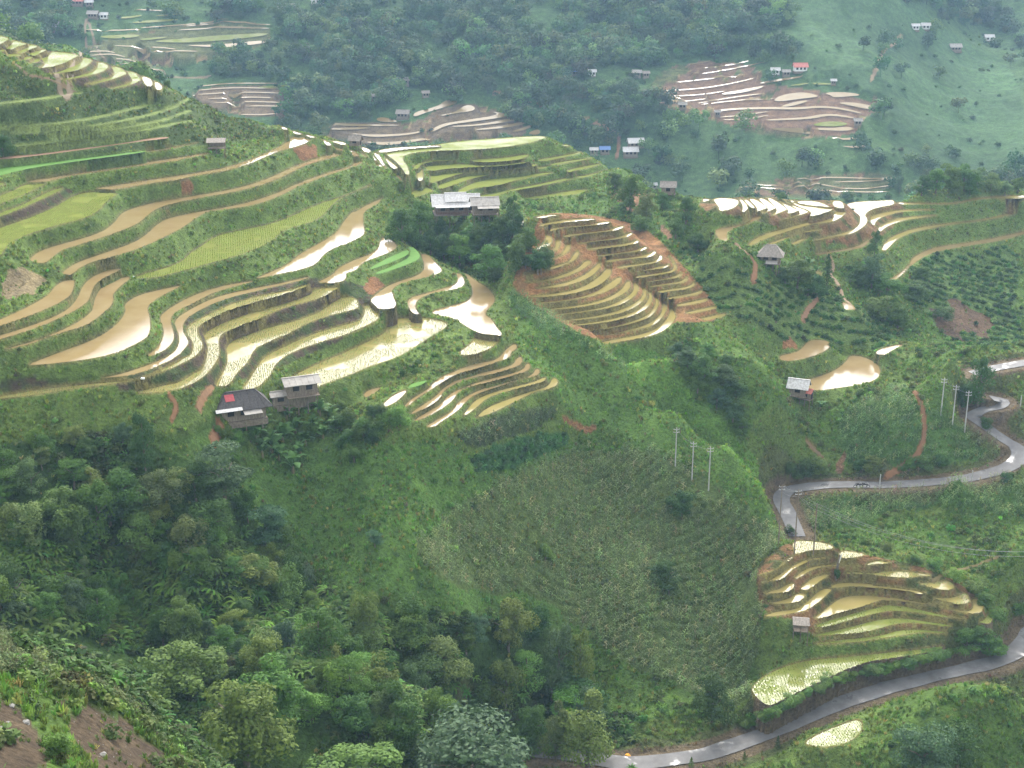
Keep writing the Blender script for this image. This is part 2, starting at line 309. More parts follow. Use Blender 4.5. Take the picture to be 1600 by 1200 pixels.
pads('rice', '''
Q 990,490 1080,470 1200,468 1220,480 1150,500 1030,500
Q 850,248 1130,240 1130,252 870,258
O 370,235 450,225 600,220 640,225 600,240 450,248
O 700,260 1000,240 1060,230 1440,210 1430,225 1300,245 1000,270 800,272 | brightest green paddy of the far terraces at the upper left
O 470,115 560,108 650,96 640,108 540,123
O 730,100 900,86 890,96 740,109
O 560,145 720,128 880,123 870,134 640,151
O 630,245 830,233 760,247 650,259
O 1350,550 1600,533 1600,547 1400,561
''', 's')
pads('mud', 'O 880,287 1150,285 1400,255 1430,275 1200,300 1100,301', 's')
ledge('mud', '''Q 30,245 250,232 400,217 640,185
Q 90,278 300,268 450,250
Q 90,312 220,308 350,292
Q 140,190 300,172 450,162 560,168
Q 200,80 360,55
Q 310,100 480,88 600,75
Q 310,135 500,112 700,95
Q 300,330 500,312 760,322
Q 280,322 480,292 700,284
Q 420,412 560,410 720,398
Q 440,430 600,436 720,420
Q 540,852 850,850 1000,862
Q 560,826 980,832 1100,860 1300,870 1500,830
Q 1000,885 1250,888 1480,880
Q 1130,832 1400,808 1530,768
Q 900,812 1150,800 1400,795 1500,770
O 300,330 420,322 480,335
O 330,352 460,340 540,360
O 400,372 540,372 620,392
O 480,402 600,400 700,415
O 520,432 640,430 760,440
O 900,168 1200,150 1450,160
O 880,192 1150,178 1440,182
O 640,178 900,160 1190,136
O 480,290 760,300 860,312
O 580,330 760,320 1000,325
O 990,545 1200,525 1500,528
O 960,572 1200,552 1500,560
O 1000,595 1250,580 1540,590
O 1060,622 1300,612 1540,622
O 1100,648 1320,640 1560,650
O 1180,675 1350,668 1560,672
O 1260,722 1400,726 1490,716
O 300,190 480,196 640,186
O 560,62 760,70 900,80''', 1.5)
for _p in PAD[-35:]: _p['bank'] = 's'
# ------------------------------------------------------------------ heights of the paddies (least squares on bank slopes)
GRP = dict(A='L', B='L', C='L', D='L', E='L', F='L', G='L', R='L', H='L', I='I', J='J', K='J', T='T', U='T', L='N', M='N', N='N', P='P', O='O', Q='Q')
PLANE = dict(L=(109., .14), I=(135.2, .20), J=(143.2, .2), J2=(159.8, .25), T=(166., .27), N=(161.75, .25), P=(355., .4), O=(355., .4), Q=(355., .4))
def plane_r(g, t): c, s = PLANE[g]; return c / (t + s)
def chaikin(p, n=2):
    for _ in range(n):
        q = np.roll(p, -1, 0); p = np.stack([.75 * p + .25 * q, .25 * p + .75 * q], 1).reshape(-1, 2)
    return p
def inpoly(px, py, poly):
    ins = np.zeros(px.shape, bool); x1, y1 = poly[-1]
    for x2, y2 in poly:
        if y1 != y2:
            c = ((y1 > py) != (y2 > py)) & (px < (x2 - x1) * (py - y1) / (y2 - y1) + x1); ins ^= c
        x1, y1 = x2, y2
    return ins
NP_ = len(PAD); pri = np.zeros(NP_)
for i, p in enumerate(PAD):
    p['grp'] = GRP[p['g']]; p['sm'] = chaikin(p['pts']); c = p['sm'].mean(0); p['c'] = c
    g = p['grp']
    if g == 'J' and c[1] > 410 and c[0] < 1400: g = 'J2'
    _, t = ray(p['sm'][:, 0], p['sm'][:, 1]); pri[i] = np.mean(t * plane_r(g, t))
def columns(poly, u):
    x, y = poly[:, 0], poly[:, 1]; x2, y2 = np.roll(x, -1), np.roll(y, -1)
    m = (x > u) != (x2 > u); vs = np.sort(y[m] + (u - x[m]) / (x2[m] - x[m]) * (y2[m] - y[m]))
    return [(vs[k], vs[k + 1]) for k in range(0, len(vs) - 1, 2)]
pairs = {}
for u in np.arange(-2, 1606, 4.0):
    iv = []
    for i, p in enumerate(PAD):
        if p['sm'][:, 0].min() < u < p['sm'][:, 0].max():
            iv += [(a, b, i) for a, b in columns(p['sm'], u)]
    iv.sort()
    for (a, b, i), (c, d, j) in zip(iv, iv[1:]):
        if i == j or PAD[i]['grp'] != PAD[j]['grp']: continue
        gap = c - b
        if gap > 45: continue
        pairs.setdefault((i, j), []).append((u, b, max(c, b + .6), gap))
def at_(u, v): return int(np.argmin([np.hypot(*(p['c'] - np.array([u, v]))) for p in PAD]))
XTRA = [(at_(704, 310), 315, at_(639, 437), 397, 42), (at_(656, 302), 310, at_(639, 437), 397, 34), (at_(678, 460), 430, at_(740, 479), 428, -4)]
C_ = np.array([p['c'] for p in PAD]); G_ = np.array([p['grp'] for p in PAD])
def lsq(prior):
    A_, b_ = [], []
    for i in range(NP_):
        r_ = np.zeros(NP_); w = .5 if G_[i] in 'POQ' else (.25 if G_[i] == 'J' else .09); r_[i] = w; A_.append(r_); b_.append(w * prior[i])
    for (i, j), L in pairs.items():
        L = np.array(L); _, ta = ray(L[:, 0], L[:, 1]); _, tb = ray(L[:, 0], L[:, 2])
        w = min(1, len(L) / 4) * (.12 if G_[i] in 'POQ' else .5); k = np.where(L[:, 3] > 22, 1.4 if G_[i] == 'L' else 1.1, (1.3 if G_[i] == 'I' else .95) if G_[i] in 'LI' else .62)
        r_ = np.zeros(NP_); r_[i] = np.mean(1 / ta + k) * w; r_[j] = -np.mean(1 / tb + k) * w; A_.append(r_); b_.append(0)
    for (i, va, j, vb, run) in XTRA:                            # ground hidden by the copse: keep a gentle slope across it
        ta, tb = ray(C_[i, 0], va)[1], ray(C_[j, 0], vb)[1]; r_ = np.zeros(NP_); r_[i] = .5 / ta; r_[j] = -.5 / tb; A_.append(r_); b_.append(.5 * run)
    n0 = int(np.argmax(G_ == 'I'))
    for l_, r2 in ((3, 19), (4, 21), (5, 22), (6, 23), (7, 24), (8, 25), (9, 26), (10, 27), (11, 28), (12, 29)):   # both flanks of the brown hill share their levels across the gully
        r_ = np.zeros(NP_); r_[n0 + l_] = 2.; r_[n0 + r2] = -2.; A_.append(r_); b_.append(0)
    return np.linalg.lstsq(np.array(A_), np.array(b_), rcond=None)[0]
hsol = lsq(pri)
def ratio(u, v, sg, prior_w, grp=None):
    m = ~np.isin(G_, list('POQ')) if grp is None else G_ == grp
    w = np.exp(-((C_[m, 0] - u) ** 2 + (C_[m, 1] - v) ** 2) / (2 * sg * sg)); return 1 + (w * (hsol[m] / pri[m] - 1)).sum() / (w.sum() + prior_w)
pri2 = np.array([pri[i] * ratio(C_[i, 0], C_[i, 1], 60, .3, G_[i]) for i in range(NP_)]); hsol = lsq(pri2)
pri3 = np.array([pri2[i] for i in range(NP_)])
for i, p in enumerate(PAD):
    p['h'] = hsol[i]; p['z'] = CZ - hsol[i]
    az, t = ray(p['sm'][:, 0], p['sm'][:, 1]); r = hsol[i] / t if p['grp'] not in 'POQ' else plane_r(p['grp'], t)      # the far strips follow the slope
    p['az'], p['r'] = az, r
    p['xy'] = np.stack([r * np.sin(az), r * np.cos(az)], 1)
# ------------------------------------------------------------------ road centre line (pixel, drop below the camera)
ROAD1 = [(760, 1172, 119.4), (860, 1176, 119.2), (940, 1188, 118.9), (1000, 1192, 118.6), (1100, 1178, 118.2), (1180, 1153, 118), (1250, 1124, 117.6), (1300, 1103, 117.3), (1350, 1086, 117), (1420, 1066, 116.6), (1500, 1047, 116.1), (1560, 1032, 115.7), (1588, 1016, 115.3), (1603, 1000, 115), (1612, 985, 114.6), (1640, 972, 114)]
ROAD2 = [(1246, 838, 105.6), (1240, 822, 105.4), (1230, 800, 105), (1222, 783, 104.6), (1226, 771, 104.2), (1246, 763, 103.6), (1300, 757.5, 102.6), (1400, 757, 101.3), (1470, 752, 100.4), (1530, 743, 99.5), (1575, 729, 98.5), (1594, 712, 97.5), (1588, 699, 96.8), (1566, 684, 95.6), (1535, 662, 93.8), (1522, 650, 93), (1535, 641, 92.2), (1560, 634, 91.4), (1565, 626, 90.9), (1549, 622, 90.4)]
ROAD3 = [(1520, 584, 88), (1545, 577, 87.4), (1600, 567, 86.6), (1660, 560, 86)]
def world_h(pts):
    a = np.array(pts, float); az, t = ray(a[:, 0], a[:, 1]); r = a[:, 2] / t
    return np.stack([r * np.sin(az), r * np.cos(az), CZ - a[:, 2]], 1)
def densify(p, step):
    out = [p[0]]
    # Catmull-Rom through the points
    q = np.vstack([2 * p[0] - p[1], p, 2 * p[-1] - p[-2]])
    for k in range(len(p) - 1):
        a, b, c, d = q[k:k + 4]; n = max(1, int(np.linalg.norm(c - b) / step))
        for s in np.arange(1, n + 1) / n:
            out.append(.5 * (2 * b + (c - a) * s + (2 * a - 5 * b + 4 * c - d) * s ** 2 + (3 * b - a - 3 * c + d) * s ** 3))
    return np.array(out)
ROADS = [densify(world_h(R_), .5) for R_ in (ROAD1, ROAD2, ROAD3)]
# ------------------------------------------------------------------ control points of the ground
CT = []
def cp_(u, v, r=None, h=None, g=None, fixr=True, back=()):
    az, t = ray(u, v)
    if g: r = float(plane_r(g, t))
    if h is not None: r = h / t
    if r < 430 and fixr: r = r * ratio(u, v, 110, .02)
    CT.append((r * math.sin(az), r * math.cos(az), -t * r))
    for dr, dh in back:
        q = r + dr; CT.append((q * math.sin(az), q * math.cos(az), -(t * r + dh)))
def ch(u, r, h):
    az = math.atan2((u - 800) / F, cp); CT.append((r * math.sin(az), r * math.cos(az), -h))
def lip(u, grp):
    best = None
    for i, p in enumerate(PAD):
        if p['grp'] == grp and p['sm'][:, 0].min() < u < p['sm'][:, 0].max():
            for a, b in columns(p['sm'], u):
                if best is None or b > best[0]: best = (b, hsol[i] + .3)
    return best
CREST = np.array([(860, 492, 75.), (935, 535, 77.6), (990, 590, 82.4), (1060, 640, 86.4), (1137, 695, 92.), (1210, 782, 100.3)])
def face(u, v, s, grp='L'):
    q = lip(u, grp) if not (grp == 'L' and u > 868) else (np.interp(u, CREST[:, 0], CREST[:, 1]), np.interp(u, CREST[:, 0], CREST[:, 2]))
    vb, hb = q; tb, t = ray(u, vb)[1], ray(u, v)[1]; rb = hb / tb; cp_(u, v, (hb + s * rb) / (t + s), fixr=False)
# crest of the front spur, dip behind it
for u, v, r in [(700, 410, 300), (780, 440, 282), (860, 492, 262), (935, 535, 252), (990, 590, 246), (1060, 640, 240), (1137, 695, 236), (1210, 782, 231)]: cp_(u, v, r, fixr=False, back=[(9, ray(u, v)[1] * 9 + (1.5 if u < 800 else 4.5))])
for u, v, r in [(1000, 560, 262), (1060, 600, 256), (1100, 560, 264), (1150, 660, 252), (1190, 720, 247), (1090, 620, 255)]: cp_(u, v, r)
for u, v, r in [(1056, 478, 281), (1155, 550, 269), (1215, 597, 262), (1215, 650, 255), (1214, 735, 246)]: cp_(u, v, r)
for u, v in [(1135, 400), (1150, 430), (1203, 415), (1250, 480), (1240, 520), (1300, 520), (1350, 500), (1170, 480), (1400, 520), (1400, 470), (1500, 450), (1550, 470), (1500, 500), (1450, 520), (1590, 500), (1590, 420)]: face(u, v, .23, 'J')
for u, v in [(1225, 560), (1100, 430)]: cp_(u, v, g='J2')
for u, v, r in [(1290, 690, 259), (1250, 660, 262), (1430, 640, 262), (1400, 680, 256), (1500, 700, 249), (1330, 740, 246), (1480, 600, 267), (1500, 560, 274), (1570, 600, 267), (1590, 660, 262), (1600, 690, 256)]: cp_(u, v, r, fixr=False)
R2P = np.array([q for q in ROAD2[6:12]])
for u in (1270, 1320, 1380, 1440, 1500, 1560, 1620):
    vb, hb = np.interp(u, R2P[:, 0], R2P[:, 1]), np.interp(u, R2P[:, 0], R2P[:, 2]); tb = ray(u, vb)[1]; rb = hb / tb - 4
    for v in (vb + 22, vb + 50, 830 if u < 1420 else 845, 890, 940):
        if (u < 1450 and v > 840) or (u < 1540 and v > 900) or (u < 1300 and v > 815): continue
        t = ray(u, v)[1]; cp_(u, v, (hb + 1.5 + .24 * rb) / (t + .24), fixr=False)
# front face of the spur: maize field, grass, forest
for u, v in [(1230, 845), (1150, 850), (900, 1000), (900, 900), (900, 800), (900, 700), (900, 600), (1000, 720), (1000, 650), (1100, 800), (1100, 720), (1000, 900), (1000, 1000), (1150, 950), (1100, 1080), (1150, 1100),
        (800, 700), (820, 660), (760, 690), (600, 800), (700, 850), (500, 720), (300, 750), (100, 720), (100, 660), (5, 680), (5, 800), (100, 850), (450, 850), (600, 900), (200, 640), (380, 640), (430, 640), (540, 660),
        (700, 950), (300, 900), (450, 930), (100, 920), (750, 1000), (800, 1050), (830, 1100), (300, 650), (500, 660), (600, 700), (200, 720), (650, 720), (700, 700)]: face(u, v, .70 if v < 900 else .66)
for u, v, r in [(900, 1150, 177), (1000, 1130, 182)]: cp_(u, v, r)
for u, v, r in [(300, 1000, 172), (200, 960, 181), (500, 1000, 176), (600, 1080, 163), (400, 1050, 156), (700, 1120, 160)]: cp_(u, v, r)
# near spur at the lower left, near side of the valley under the frame
for u, v, r in [(0, 1000, 96), (100, 1032, 99), (200, 1082, 101), (250, 1115, 101), (310, 1195, 97), (0, 1100, 80), (0, 1195, 68), (100, 1195, 72), (200, 1195, 80)]: cp_(u, v, r, fixr=False)
for u, r, h in [(-100, 115, 78), (0, 113, 78), (100, 116, 80), (200, 118, 84), (300, 115, 85), (-100, 45, 28), (0, 45, 29), (200, 45, 31), (300, 60, 45), (400, 50, 40), (800, 50, 44), (1200, 50, 44), (1700, 50, 44), (500, 100, 76), (800, 100, 78), (1200, 100, 78), (1700, 100, 78),
        (430, 125, 92), (600, 135, 99), (740, 142, 101), (900, 145, 106), (1100, 150, 111), (1300, 150, 112), (1700, 150, 112), (850, 165, 116), (1000, 168, 117.5), (1200, 172, 119), (1400, 176, 119.3), (1600, 180, 119), (1700, 190, 117)]: ch(u, r, h)
for u, v, r in [(1500, 1150, 183), (1400, 1190, 176), (1580, 1100, 189), (1440, 1090, 189)]: cp_(u, v, r)
# house knoll, copse, right flank of the green hill
HR = float(.5 * (hsol[at_(704, 310)] / ray(704, 322)[1] + hsol[at_(639, 437)] / ray(640, 397)[1])); print('house knoll', HR)
for u, v, r in [(725, 345, HR), (650, 350, HR - 1), (700, 380, HR - 7), (760, 410, HR - 14), (830, 430, HR - 24), (800, 370, HR - 8), (840, 345, HR - 6), (620, 335, HR - 3)]: cp_(u, v, r, fixr=False)
for u, v, r in [(960, 262, 372), (1000, 300, 352), (1060, 330, 336), (1000, 380, 313), (1080, 400, 306), (1060, 440, 295), (950, 325, 341), (900, 325, 341), (1050, 305, 352)]: cp_(u, v, r, fixr=False)
for u, r, h in [(960, 402, 82), (1000, 388, 80), (1060, 380, 82)]: ch(u, r, h)
for u, v in [(1100, 311), (1250, 309), (1380, 305), (1450, 296), (1520, 294), (1600, 290)]: cp_(u, v, g='J', back=[(25, 14), (60, 32), (100, 44)])
# crest of the left hill
for u, v in [(-60, 46), (0, 57), (20, 62), (46, 68.5), (79, 79), (122, 84.5), (172, 103), (199, 111.5), (236, 122), (258, 133), (320, 164), (380, 187), (440, 203), (500, 218), (560, 232)]: cp_(u, v, g='L', back=[(20, 13), (50, 34), (95, 60)])
for u, v in [(640, 227), (704, 218), (780, 212), (860, 209)]: cp_(u, v, g='L', back=[(14, 9), (45, 30), (90, 52)])
for u, v in [(50, 110), (100, 140), (50, 160), (150, 160), (0, 130), (250, 180), (330, 200), (400, 220), (300, 160), (350, 180), (200, 150)]: cp_(u, v, g='L')
ch(-250, 428, 62); ch(-250, 460, 88)
ch(1000, 410, 98)
for u in (-300, -50, 200, 450, 700, 950, 1200, 1450, 1650, 1900): ch(u, 520, 119); ch(u, 570, 118)
# the far mountainside
for u in (-300, -50, 150, 350, 550, 750, 950, 1150, 1350):
    for v in (300, 250, 200, 150, 100, 50, 0, -50, -100): cp_(u, v, g='P')
    ch(u, 860, 4); ch(u, 900, -8); ch(u, 960, -12); ch(u, 1060, -8); ch(u, 1180, 0)
for u in (1500, 1650, 1900):
    for v, r in [(300, 610), (250, 650), (200, 690), (150, 740), (100, 795), (50, 850), (0, 895), (-80, 950)]: cp_(u, v, r)
    ch(u, 1040, -8); ch(u, 1180, 0)
for R_ in ROADS:
    for q in R_[::14]:
        e = q[:2] / np.hypot(q[0], q[1]); CT.append((q[0], q[1], q[2] - CZ)); a = q[:2] - e * 5; b = q[:2] + e * 5
        if min(np.hypot(R_[:, 0] - a[0], R_[:, 1] - a[1])) > 4.5: CT.append((a[0], a[1], q[2] - CZ - 2.6))
        if min(np.hypot(R_[:, 0] - b[0], R_[:, 1] - b[1])) > 4.5: CT.append((b[0], b[1], q[2] - CZ + 1.2))
for p in PAD:
    if p['grp'] in 'POQ': continue
    st = max(1, len(p['xy']) // (4 if p['grp'] in 'LNTJ' else 3))
    for q in p['xy'][::st]: CT.append((q[0], q[1], -p['h']))
CT = np.array(CT)
# ------------------------------------------------------------------ polar ground grid
AZ = np.radians(np.concatenate([np.linspace(-46, -25.6, 22), np.linspace(-25.5, 25.5, 761), np.linspace(25.6, 46, 22)]))
RR = np.concatenate([np.arange(40, 150, 1.3), np.arange(150, 174, .9), np.arange(174, 402, .37), np.arange(402, 446, .7), np.arange(446, 600, 5.), np.arange(600, 940, 2.1), np.arange(940, 1200, 13.)])
NA, NR = len(AZ), len(RR)
A2, R2 = np.meshgrid(AZ, RR)                                   # [row r, col az]
def tps_fit(P, lam=.02):
    X = P[:, :2] / 100; n = len(X)
    d2 = ((X[:, None] - X[None]) ** 2).sum(-1); K = .5 * d2 * np.log(d2 + 1e-9)
    Q = np.hstack([np.ones((n, 1)), X]); M = np.zeros((n + 3, n + 3)); M[:n, :n] = K + lam * np.eye(n) * .01; M[:n, n:] = Q; M[n:, :n] = Q.T
    return X, np.linalg.solve(M, np.concatenate([P[:, 2], np.zeros(3)]))
def tps_eval(model, x, y):
    X, w = model; out = np.empty(x.shape); fx, fy, fo = x.ravel() / 100, y.ravel() / 100, out.ravel()
    for k in range(0, len(fx), 20000):
        s = slice(k, k + 20000); d2 = (fx[s, None] - X[:, 0]) ** 2 + (fy[s, None] - X[:, 1]) ** 2
        fo[s] = (.5 * d2 * np.log(d2 + 1e-9)) @ w[:len(X)] + w[-3] + w[-2] * fx[s] + w[-1] * fy[s]
    return fo.reshape(x.shape)
_, ix = np.unique(np.round(CT[:, :2], 1), axis=0, return_index=True); CT = CT[ix]
model = tps_fit(CT)
ri = np.unique(np.concatenate([np.arange(0, NR, 5), [NR - 1]])); ai = np.unique(np.concatenate([np.arange(0, NA, 5), [NA - 1]]))
ca, cr = np.meshgrid(AZ[ai], RR[ri])
coarse = tps_eval(model, cr * np.sin(ca), cr * np.cos(ca))
tmp = np.stack([np.interp(np.arange(NA), ai, row) for row in coarse])
H0 = np.stack([np.interp(np.arange(NR), ri, tmp[:, k]) for k in range(NA)], 1)     # height relative to the camera
_tab = np.random.default_rng(5).random((256, 256))
def vnoise(x, y, s=0):
    x = x + 37.3 * s; y = y + 91.7 * s; xi = np.floor(x).astype(int); yi = np.floor(y).astype(int); fx = x - xi; fy = y - yi
    fx = fx * fx * (3 - 2 * fx); fy = fy * fy * (3 - 2 * fy); g = lambda a, b: _tab[a & 255, b & 255]
    return (g(xi, yi) * (1 - fx) + g(xi + 1, yi) * fx) * (1 - fy) + (g(xi, yi + 1) * (1 - fx) + g(xi + 1, yi + 1) * fx) * fy - .5
def fbm(x, y, s=0, o=3): return sum(vnoise(x * 2 ** k, y * 2 ** k, s + k) / 2 ** k for k in range(o))
GA, GR = A2.copy(), R2.copy()                                  # vertex positions after snapping
fix = np.zeros((NR, NA), bool); Zt = np.zeros((NR, NA)); pid = np.full((NR, NA), -1, int); rim = np.zeros((NR, NA), bool)
fa = lambda az: np.interp(az, AZ, np.arange(NA)); fr = lambda r: np.interp(r, RR, np.arange(NR))
# roads first
roadm = np.full((NR, NA), 99.)
for R_ in ROADS:
    raz, rr = np.arctan2(R_[:, 0], R_[:, 1]), np.hypot(R_[:, 0], R_[:, 1])
    for q, a_, r_ in zip(R_, raz, rr):
        ia, ir = int(fa(a_)), int(fr(r_)); wa = int(4.2 / (r_ * .00117)) + 2; wr = 15
        sl_ = (slice(max(0, ir - wr), ir + wr), slice(max(0, ia - wa), ia + wa))
        if R2[sl_].size == 0 or ia < 1 or ia > NA - 2: continue
        d = np.hypot(R2[sl_] * np.sin(A2[sl_]) - q[0], R2[sl_] * np.cos(A2[sl_]) - q[1])
        m = d < roadm[sl_]; roadm[sl_] = np.where(m, d, roadm[sl_])
        m2 = m & (d < 3.0); Zt[sl_] = np.where(m2, q[2] - CZ - .12, Zt[sl_]); fix[sl_] |= d < 3.0
snapd = np.full((NR, NA), 9.); farpad = np.zeros((NR, NA), bool)
for i, p in enumerate(PAD):
    az, r = p['az'], p['r']; cols, rws = fa(az), fr(r)
    c0, c1, r0, r1 = int(cols.min()), int(cols.max()) + 2, int(rws.min()), int(rws.max()) + 2
    c0, r0 = max(c0, 0), max(r0, 0); s_ = (slice(r0, r1), slice(c0, c1))
    gc, gr = np.meshgrid(np.arange(c0, min(c1, NA)), np.arange(r0, min(r1, NR)))
    m = inpoly(gc.astype(float), gr.astype(float), np.stack([cols, rws], 1)) & (snapd[s_] > 8)
    if p['grp'] in 'POQ': farpad[s_] |= m; continue
    wet = p['kind'] not in ('grass', 'dry', 'seed')
    Zt[s_] = np.where(m, -p['h'] - (.3 if wet else .05), Zt[s_]); fix[s_] |= m; pid[s_] = np.where(m, i, pid[s_]); rim[s_] &= ~m
    # dense boundary
    P0 = np.stack([cols, rws], 1); P1 = np.roll(P0, -1, 0); W0 = np.stack([az, r], 1); W1 = np.roll(W0, -1, 0)
    n = np.maximum(1, np.ceil(np.abs(P1 - P0).max(1) / .35)).astype(int)
    for a, b, wa, wb, k in zip(P0, P1, W0, W1, n):
        t = (np.arange(k) / k)[:, None]; pp = a + (b - a) * t; ww = wa + (wb - wa) * t
        for (fc, frr), (waz, wr_) in zip(pp, ww):
            ic, ir = int(round(fc)), int(round(frr))
            if not (0 < ic < NA - 1 and 0 < ir < NR - 1): continue
            d = math.hypot(fc - ic, frr - ir)
            if d < min(.72, snapd[ir, ic]):
                snapd[ir, ic] = d; GA[ir, ic] = waz; GR[ir, ic] = wr_; fix[ir, ic] = True; Zt[ir, ic] = -p['h'] + (.12 if wet else .02); pid[ir, ic] = i; rim[ir, ic] = True
def spread(m, n):
    m = m.copy()
    for _ in range(n):
        k = m.copy(); k[1:] |= m[:-1]; k[:-1] |= m[1:]; k[:, 1:] |= m[:, :-1]; k[:, :-1] |= m[:, 1:]; m = k
    return m
near = spread(fix, 14)
D = np.where(fix, Zt - H0, 0.); known = fix | ~near
def solve(D, known):
    nr, na = D.shape
    if min(nr, na) > 24 and not known.all():
        r2, a2 = (nr + 1) // 2, (na + 1) // 2
        Dp = np.zeros((r2 * 2, a2 * 2)); Kp = np.zeros((r2 * 2, a2 * 2)); Dp[:nr, :na] = np.where(known, D, 0); Kp[:nr, :na] = known
        ks = Kp.reshape(r2, 2, a2, 2).sum((1, 3)); ds = Dp.reshape(r2, 2, a2, 2).sum((1, 3))
        C = solve(np.where(ks > 0, ds / np.maximum(ks, 1), 0), ks > 0)
        up = np.repeat(np.repeat(C, 2, 0), 2, 1)[:nr, :na]; D = np.where(known, D, up)
    for _ in range(60):
        q = np.pad(D, 1, mode='edge'); m = (q[:-2, 1:-1] + q[2:, 1:-1] + q[1:-1, :-2] + q[1:-1, 2:]) / 4; D = np.where(known, D, m)
    return D
D = solve(D, known)
GX, GY = GR * np.sin(GA), GR * np.cos(GA)
near2 = spread(fix, 2)
amp = np.where(near2, .0, 1.0)
farw = np.clip((R2 - 430) / 150, 0, 1)
nz = fbm(GX / 6, GY / 6, 1) * .55 + fbm(GX / 1.7, GY / 1.7, 2, 2) * .3 + fbm(GX / 25, GY / 25, 3, 2) * np.where(near, 0, 1.6) * (1 - farw)
farpad = spread(farpad, 3); nz = nz + farw * (~near) * (~farpad) * (fbm(GX / 60, GY / 60, 4) * 9 + fbm(GX / 14, GY / 14, 5) * 2)
Z = CZ + H0 + D + amp * nz + np.where(near2 & ~fix, fbm(GX / 1.3, GY / 1.3, 6, 2) * .22, 0)
Z = np.where(fix, CZ + Zt, Z); Z = np.where(farpad, CZ + H0, Z)
PU, PV = proj(GX, GY, Z)
FB_ = np.zeros((NR, NA), bool)                                    # far hand-cut terraces too small to trace one by one: steps in the ground
for t_ in ('S 1020,110 1110,92 1200,108 1180,130 1270,140 1400,165 1350,180 1340,215 1190,215 1130,190 1050,170 1020,160', 'S 500,188 650,195 690,165 760,160 850,215 700,222 560,230 500,215', 'S 280,140 440,128 460,180 400,185 330,170', 'S 130,70 250,40 420,30 425,70 330,95 200,110 120,100', 'S 1150,290 1250,275 1405,268 1390,305 1150,310'):
    FB_ |= (R2 > 560) & inpoly(PU, PV, chaikin(parse(t_), 2)) & ~fix & ~farpad
q_ = (Z + fbm(GX / 40, GY / 40, 71) * 2.4) / 1.7; fq = q_ - np.floor(q_); STEP = np.where(FB_, fq, -1)
Z = np.where(FB_, Z + (np.clip((fq - .5) / .35, 0, 1) - fq) * 1.7 * .55, Z)
# visibility from the camera position (which surface a traced region means)
tand = (CZ - Z) / GR
vis = tand <= np.minimum.accumulate(np.vstack([np.full((1, NA), 9.), tand[:-1]]), 0) + .004
PU, PV = proj(GX, GY, Z)
def ground(x, y):
    c = np.clip(fa(np.arctan2(x, y)), 0, NA - 1.001); r = np.clip(fr(np.hypot(x, y)), 0, NR - 1.001); i, j = np.floor(r).astype(int), np.floor(c).astype(int); a, b = r - i, c - j
    return (Z[i, j] * (1 - b) + Z[i, j + 1] * b) * (1 - a) + (Z[i + 1, j] * (1 - b) + Z[i + 1, j + 1] * b) * a
def hit(u, v):
    az, t = ray(u, v); c = float(np.clip(fa(az), 0, NA - 1.001)); j = int(c); b = c - j
    h = CZ - (Z[:, j] * (1 - b) + Z[:, j + 1] * b); k = np.argmax(t * RR >= h)
    if k == 0: k = 1
    f0, f1 = h[k - 1] - t * RR[k - 1], h[k] - t * RR[k]; s = f0 / (f0 - f1) if f0 != f1 else 0
    r = RR[k - 1] + s * (RR[k] - RR[k - 1]); x, y = r * math.sin(az), r * math.cos(az)
    return Vector((x, y, float(ground(np.array(x), np.array(y)))))
def px_m(p, n):                                              # n pixels of the photograph at point p, in metres
    d = p - Vector((0, 0, CZ)); return n * (d.y * cp - d.z * sp) / F
# ------------------------------------------------------------------ materials
def mat(name, col=(.5, .5, .5), rough=.9, spec=.3, metal=0.):
    m = bpy.data.materials.new(name); m.use_nodes = True; b = m.node_tree.nodes['Principled BSDF']
    b.inputs['Base Color'].default_value = (*col, 1); b.inputs['Roughness'].default_value = rough
    b.inputs['Specular IOR Level'].default_value = spec; b.inputs['Metallic'].default_value = metal
    return m
def N(m, t, **kw):
    n = m.node_tree.nodes.new(t)
    for k, v in kw.items():
        if k in n.inputs: n.inputs[k].default_value = v
        else: setattr(n, k, v)
    return n
def LK(m, a, b): m.node_tree.links.new(a, b)
def BS(m): return m.node_tree.nodes['Principled BSDF']
def noise_mix(m, scale, c1, c2, lo=.4, hi=.6, detail=6, vec=None, stretch=None):
    """base colour from a noise between two colours"""
    g = N(m, 'ShaderNodeNewGeometry'); n = N(m, 'ShaderNodeTexNoise', Scale=scale, Detail=detail, Roughness=.65)
    src = g.outputs['Position']
    if stretch:
        mp = N(m, 'ShaderNodeMapping'); mp.inputs['Scale'].default_value = stretch; LK(m, src, mp.inputs[0]); src = mp.outputs[0]
    LK(m, src, n.inputs['Vector'])
    r = N(m, 'ShaderNodeValToRGB'); r.color_ramp.elements[0].position = lo; r.color_ramp.elements[1].position = hi
    r.color_ramp.elements[0].color = (*c1, 1); r.color_ramp.elements[1].color = (*c2, 1); LK(m, n.outputs['Fac'], r.inputs[0])
    return r
def noisy(name, c1, c2, scale=2, rough=.9, spec=.2, lo=.35, hi=.65, bump=0, stretch=None):
    m = mat(name, c1, rough, spec); r = noise_mix(m, scale, c1, c2, lo, hi, stretch=stretch); LK(m, r.outputs[0], BS(m).inputs['Base Color'])
    if bump:
        b = N(m, 'ShaderNodeBump', Strength=bump, Distance=.1); LK(m, r.outputs[0], b.inputs['Height']); LK(m, b.outputs[0], BS(m).inputs['Normal'])
    return m
